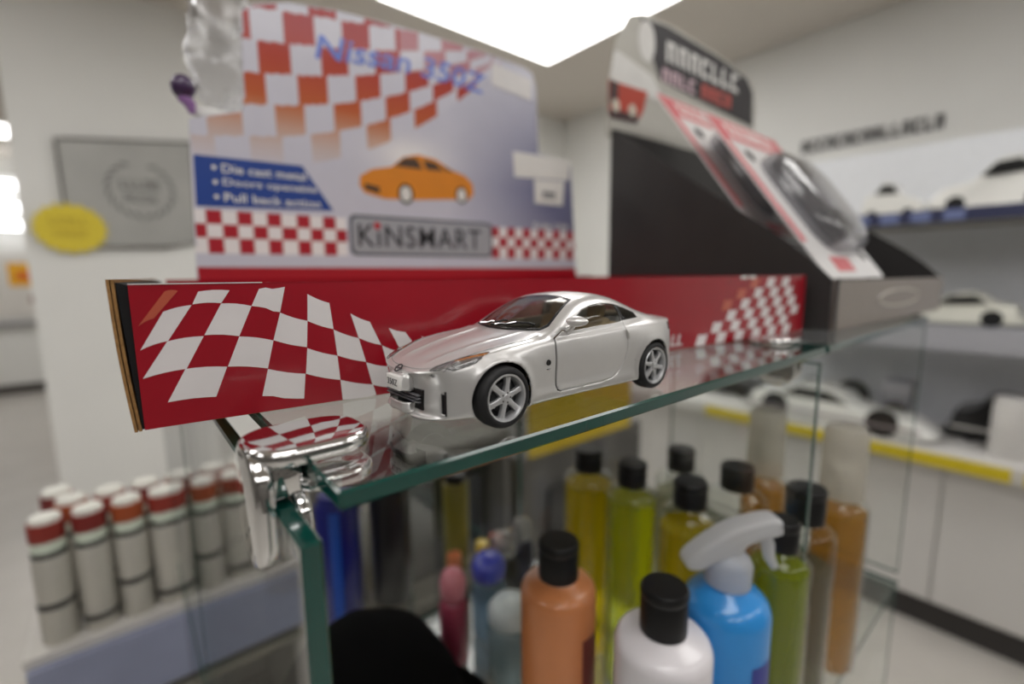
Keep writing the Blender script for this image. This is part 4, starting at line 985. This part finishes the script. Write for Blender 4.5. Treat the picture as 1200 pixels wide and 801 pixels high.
flat([[(-130, -70), (110, -70), (110, 190), (-130, 190)]], -8, -6).build('poster_orange', mat('poster_orange', (240, 178, 40), .5), po, smooth=0)
flat([[(-70, 0), (50, 0), (50, 90), (-70, 90)]], -9, -8).build('poster_red_mark', mat('poster_red', (226, 112, 44), .5), po, smooth=0)
flat([disc(70, -220, 60)], -9, -6).build('poster_brown_spot', mat('poster_brown', (150, 110, 96), .5), po, smooth=0)
fs_ = thing('wall_ledge', W(-905, 7588, -455), 'narrow grey ledge below the poster on the far wall', 'ledge')
MB().box(-400, 260, -60, 0, -10, 30).build('ledge_board', mat('ledge_grey', (150, 148, 150), .5), fs_, smooth=0)
m_tube = emit('tube_light', (1, 1, 1), 5)
wl = thing('tube_lamp', W(-980, 7590, 640), 'white wall lamp with three bright tubes far down the shop', 'wall lamp')
MB().box(-380, 320, -20, 0, -60, 560).build('lamp_housing', m_frame, wl, smooth=0)
for z in (10, 205, 450): MB().tube([(-360, -70, z), (300, -70, z)], 44, 12).build('tube', m_tube, wl)

# ------------------------------------------------------------------ shop shelving along the right wall
m_pw = mat('gondola_white', (216, 214, 211), .45, noise_amt=.03, scale=8); m_gg = mat('gondola_grey', (176, 177, 184), .45)
gon = thing('shop_shelving', W(2300, 500, FZ), 'long white shop shelving with yellow price strips along the right wall', 'shelving')
GY0, GY1 = -1000, 1100
for k in range(7):
    y0 = GY0 + k * 300; MB().box(-230, -212, y0 + 3, y0 + 297, 115, 636).build('base_panel', m_pw, gon, smooth=0)
MB().box(-210, 300, GY0, GY1, 100, 640).build('base_box', m_pw, gon, smooth=0)
MB().box(-205, 300, GY0, GY1, 1, 100).build('kick_board', mat('kick_dark', (58, 55, 54), .5), gon, smooth=0)
MB().box(-300, 300, GY0, GY1, 640, 690).build('deck', m_pw, gon, smooth=0)
for y0, y1 in ((-1000, -180), (-560, -185), (-60, 100), (235, 440)):
    MB().box(-309, -301, y0, y1, 640, 684, bev=2).build('price_strip', mat('strip_yellow', (216, 194, 40), .35, noise_amt=.1, scale=30), gon, smooth=0) if y0 != -1000 else None
MB().box(-309, -301, -1000, -590, 640, 684, bev=2).build('price_strip', mat('strip_yellow', (216, 194, 40), .35), gon, smooth=0)
MB().box(120, 160, GY0, GY1, 690, 1800).build('back_panel', mat('gondola_blue_white', (232, 235, 240), .5), gon, smooth=0)
MB().box(-250, 120, GY0, 200, 1035, 1115).build('thick_shelf', m_gg, gon, smooth=0)
MB().box(-250, 120, GY0, 450, 1468, 1500).build('shelf_board', mat('shelf_putty', (150, 146, 134), .5), gon, smooth=0)
MB().box(-262, -250, GY0, 450, 1462, 1506).build('navy_price_strip', mat('strip_navy', (58, 62, 92), .4), gon, smooth=0)
for k in range(9):
    y = 330 - k * 85; MB().box(-266, -262, y - 26, y + 26, 1468, 1500).build('price_ticket', mat('ticket_blue', (120, 132, 176), .4), gon, smooth=0)
# model car bodies on the shelving
m_mw = mat('model_white', (234, 234, 230), .25, coat=.5, noise_amt=.02); m_mk = mat('model_black', (24, 24, 27), .3, coat=.4)
def model_car(x, y, z, L, Wd, H, rz, m, label, stripe=None):
    t = thing('model_car', W(x, y, z), label, 'model car', 'model cars on the shop shelving', rz)
    prof = smooth_poly([(-.5, .10), (-.49, .38), (-.40, .50), (-.18, .60), (-.02, .95), (.18, 1.0), (.32, .72), (.47, .62), (.5, .35), (.49, .10)], 4)
    n = len(prof); vs = []; ws = [-.5, -.47, -.36, 0, .36, .47, .5]
    for w in ws:
        for a, b in prof:
            k = 1 if b < .62 else 1 - (b - .62) * .55
            sh = 1 - .10 * (abs(w) > .48); vs.append((a * L * (1 - .03 * (abs(w) > .4)), w * Wd * k, (b if abs(w) < .48 else .12 + (b - .12) * .82) * H))
    fs = [(i * n + j, i * n + (j + 1) % n, (i + 1) * n + (j + 1) % n, (i + 1) * n + j) for i in range(len(ws) - 1) for j in range(n)] + [tuple(range(n)), tuple(range((len(ws) - 1) * n, len(ws) * n))[::-1]]
    MB().add(vs, fs).build('model_body', m, t, smooth=45)
    wn = MB()
    for s in (-1, 1): wn.prism([(-.14 * L, .64 * H), (-.01 * L, .90 * H), (.17 * L, .93 * H), (.28 * L, .68 * H)], s * Wd * .462, s * Wd * .43, 'xz')
    wn.prism([(-.37 * Wd, .64 * H), (.37 * Wd, .64 * H), (.30 * Wd, .92 * H), (-.30 * Wd, .92 * H)], 0, 3, 'yz').xf(lambda p: p) 
    wn.build('model_windows', m_black, t, smooth=0)
    for sx in (-.31, .31):
        for s in (-1, 1):
            MB().lathe([(.02 * L, 0), (.075 * L, 0), (.085 * L, 3), (.085 * L, 22), (.02 * L, 22)], 22, (sx * L, s * Wd * .45 - 11, .085 * L + .5), 'y').build('model_wheel', m_rubber, t)
    if stripe: MB().box(-.5 * L, .5 * L, -Wd * .515, Wd * .515, .26 * H, .32 * H).build('model_stripe', stripe, t, smooth=0)
R90 = math.radians(90)
Zd, Zm, Zt = FZ + 690.5, FZ + 1115.5, FZ + 1500.5
st_ = mat('model_stripe_grey', (150, 140, 142), .4)
model_car(2130, 470, Zd, 600, 180, 150, R90, m_mw, 'big white model car on the lower deck over yellow strips', st_)
model_car(2320, -40, Zd, 320, 190, 165, R90, m_mk, 'black model car on the lower deck behind the white one', mat('model_stripe_white', (226, 224, 220), .4))
model_car(2190, 140, Zm, 330, 170, 112, -R90, mat('model_cream', (226, 226, 214), .3, coat=.4), 'cream model car on the thick grey middle shelf')
model_car(2200, 345, Zt, 170, 120, 130, R90, m_mw, 'smallest white model car, at the left end of the top shelf')
model_car(2200, 70, Zt, 300, 160, 165, -R90, m_mw, 'white model car with dark windows midway along the top shelf')
model_car(2220, -270, Zt, 300, 170, 190, -R90, m_mw, 'tallest white model car, right of the dark windowed one on the top shelf')
model_car(2310, 960, Zd, 260, 170, 150, R90, m_mk, 'black model car at the far end of the lower deck')
t = thing('white_canister', W(2110, -40, Zd), 'tall plain white canister at the front of the lower deck', 'canister')
MB().lathe([(.5, 0), (46, 0), (48, 3), (48, 176), (46, 182)], 32).build('canister_body', m_pw, t, smooth=50)
MB().lathe([(46, 182), (46, 196), (43, 200), (.5, 200)], 32).build('canister_lid', m_pw, t, smooth=50)
for (y, rr, lab) in ((625, 62, 'black spare tyre leaning on the back panel behind the white model car'), (470, 66, 'black spare tyre leaning beside the grey box')):
    t = thing('spare_tyre', W(2390, y, Zd), lab, 'tyre', 'spare tyres on the lower deck')
    MB().lathe([(rr * .6, -18), (rr * .95, -20), (rr, -12), (rr, 12), (rr * .95, 20), (rr * .6, 18), (rr * .6, -18)], 32, (0, 0, rr + .2), 'x', cap=False).build('tyre', m_rubber, t)
    MB().lathe([(4, 6), (rr * .6, 8), (rr * .6, -8), (4, -6)], 28, (0, 0, rr + .2), 'x').build('rim', m_gg, t)
t = thing('grey_box', W(2345, 300, Zd), 'light grey card box on the lower deck behind the white model car', 'box')
MB().box(-60, 60, -45, 45, .2, 165).build('carton', mat('carton_grey', (176, 176, 186), .5), t, smooth=0)
MB().box(-61, 61, -46, 46, 120, 166.5).build('carton_lid', mat('carton_lid', (196, 196, 204), .5), t, smooth=0)
t = thing('black_spoiler', W(2290, 260, Zm), 'thin black model wing part on the middle shelf\'s end', 'model part') if False else None
# lettering on the right wall
lt = thing('wall_lettering', W(3090, 680, 782), 'dark lettering on the right wall above the shelving', 'lettering')
mb = flat(strokes(-320, 320, -34, 34, 15, 21), -6, 0); mb.xf(lambda p: (p.y + 8, -p.x, p.z)).build('letters', mat('letter_dark', (86, 84, 84), .6), lt, smooth=0)
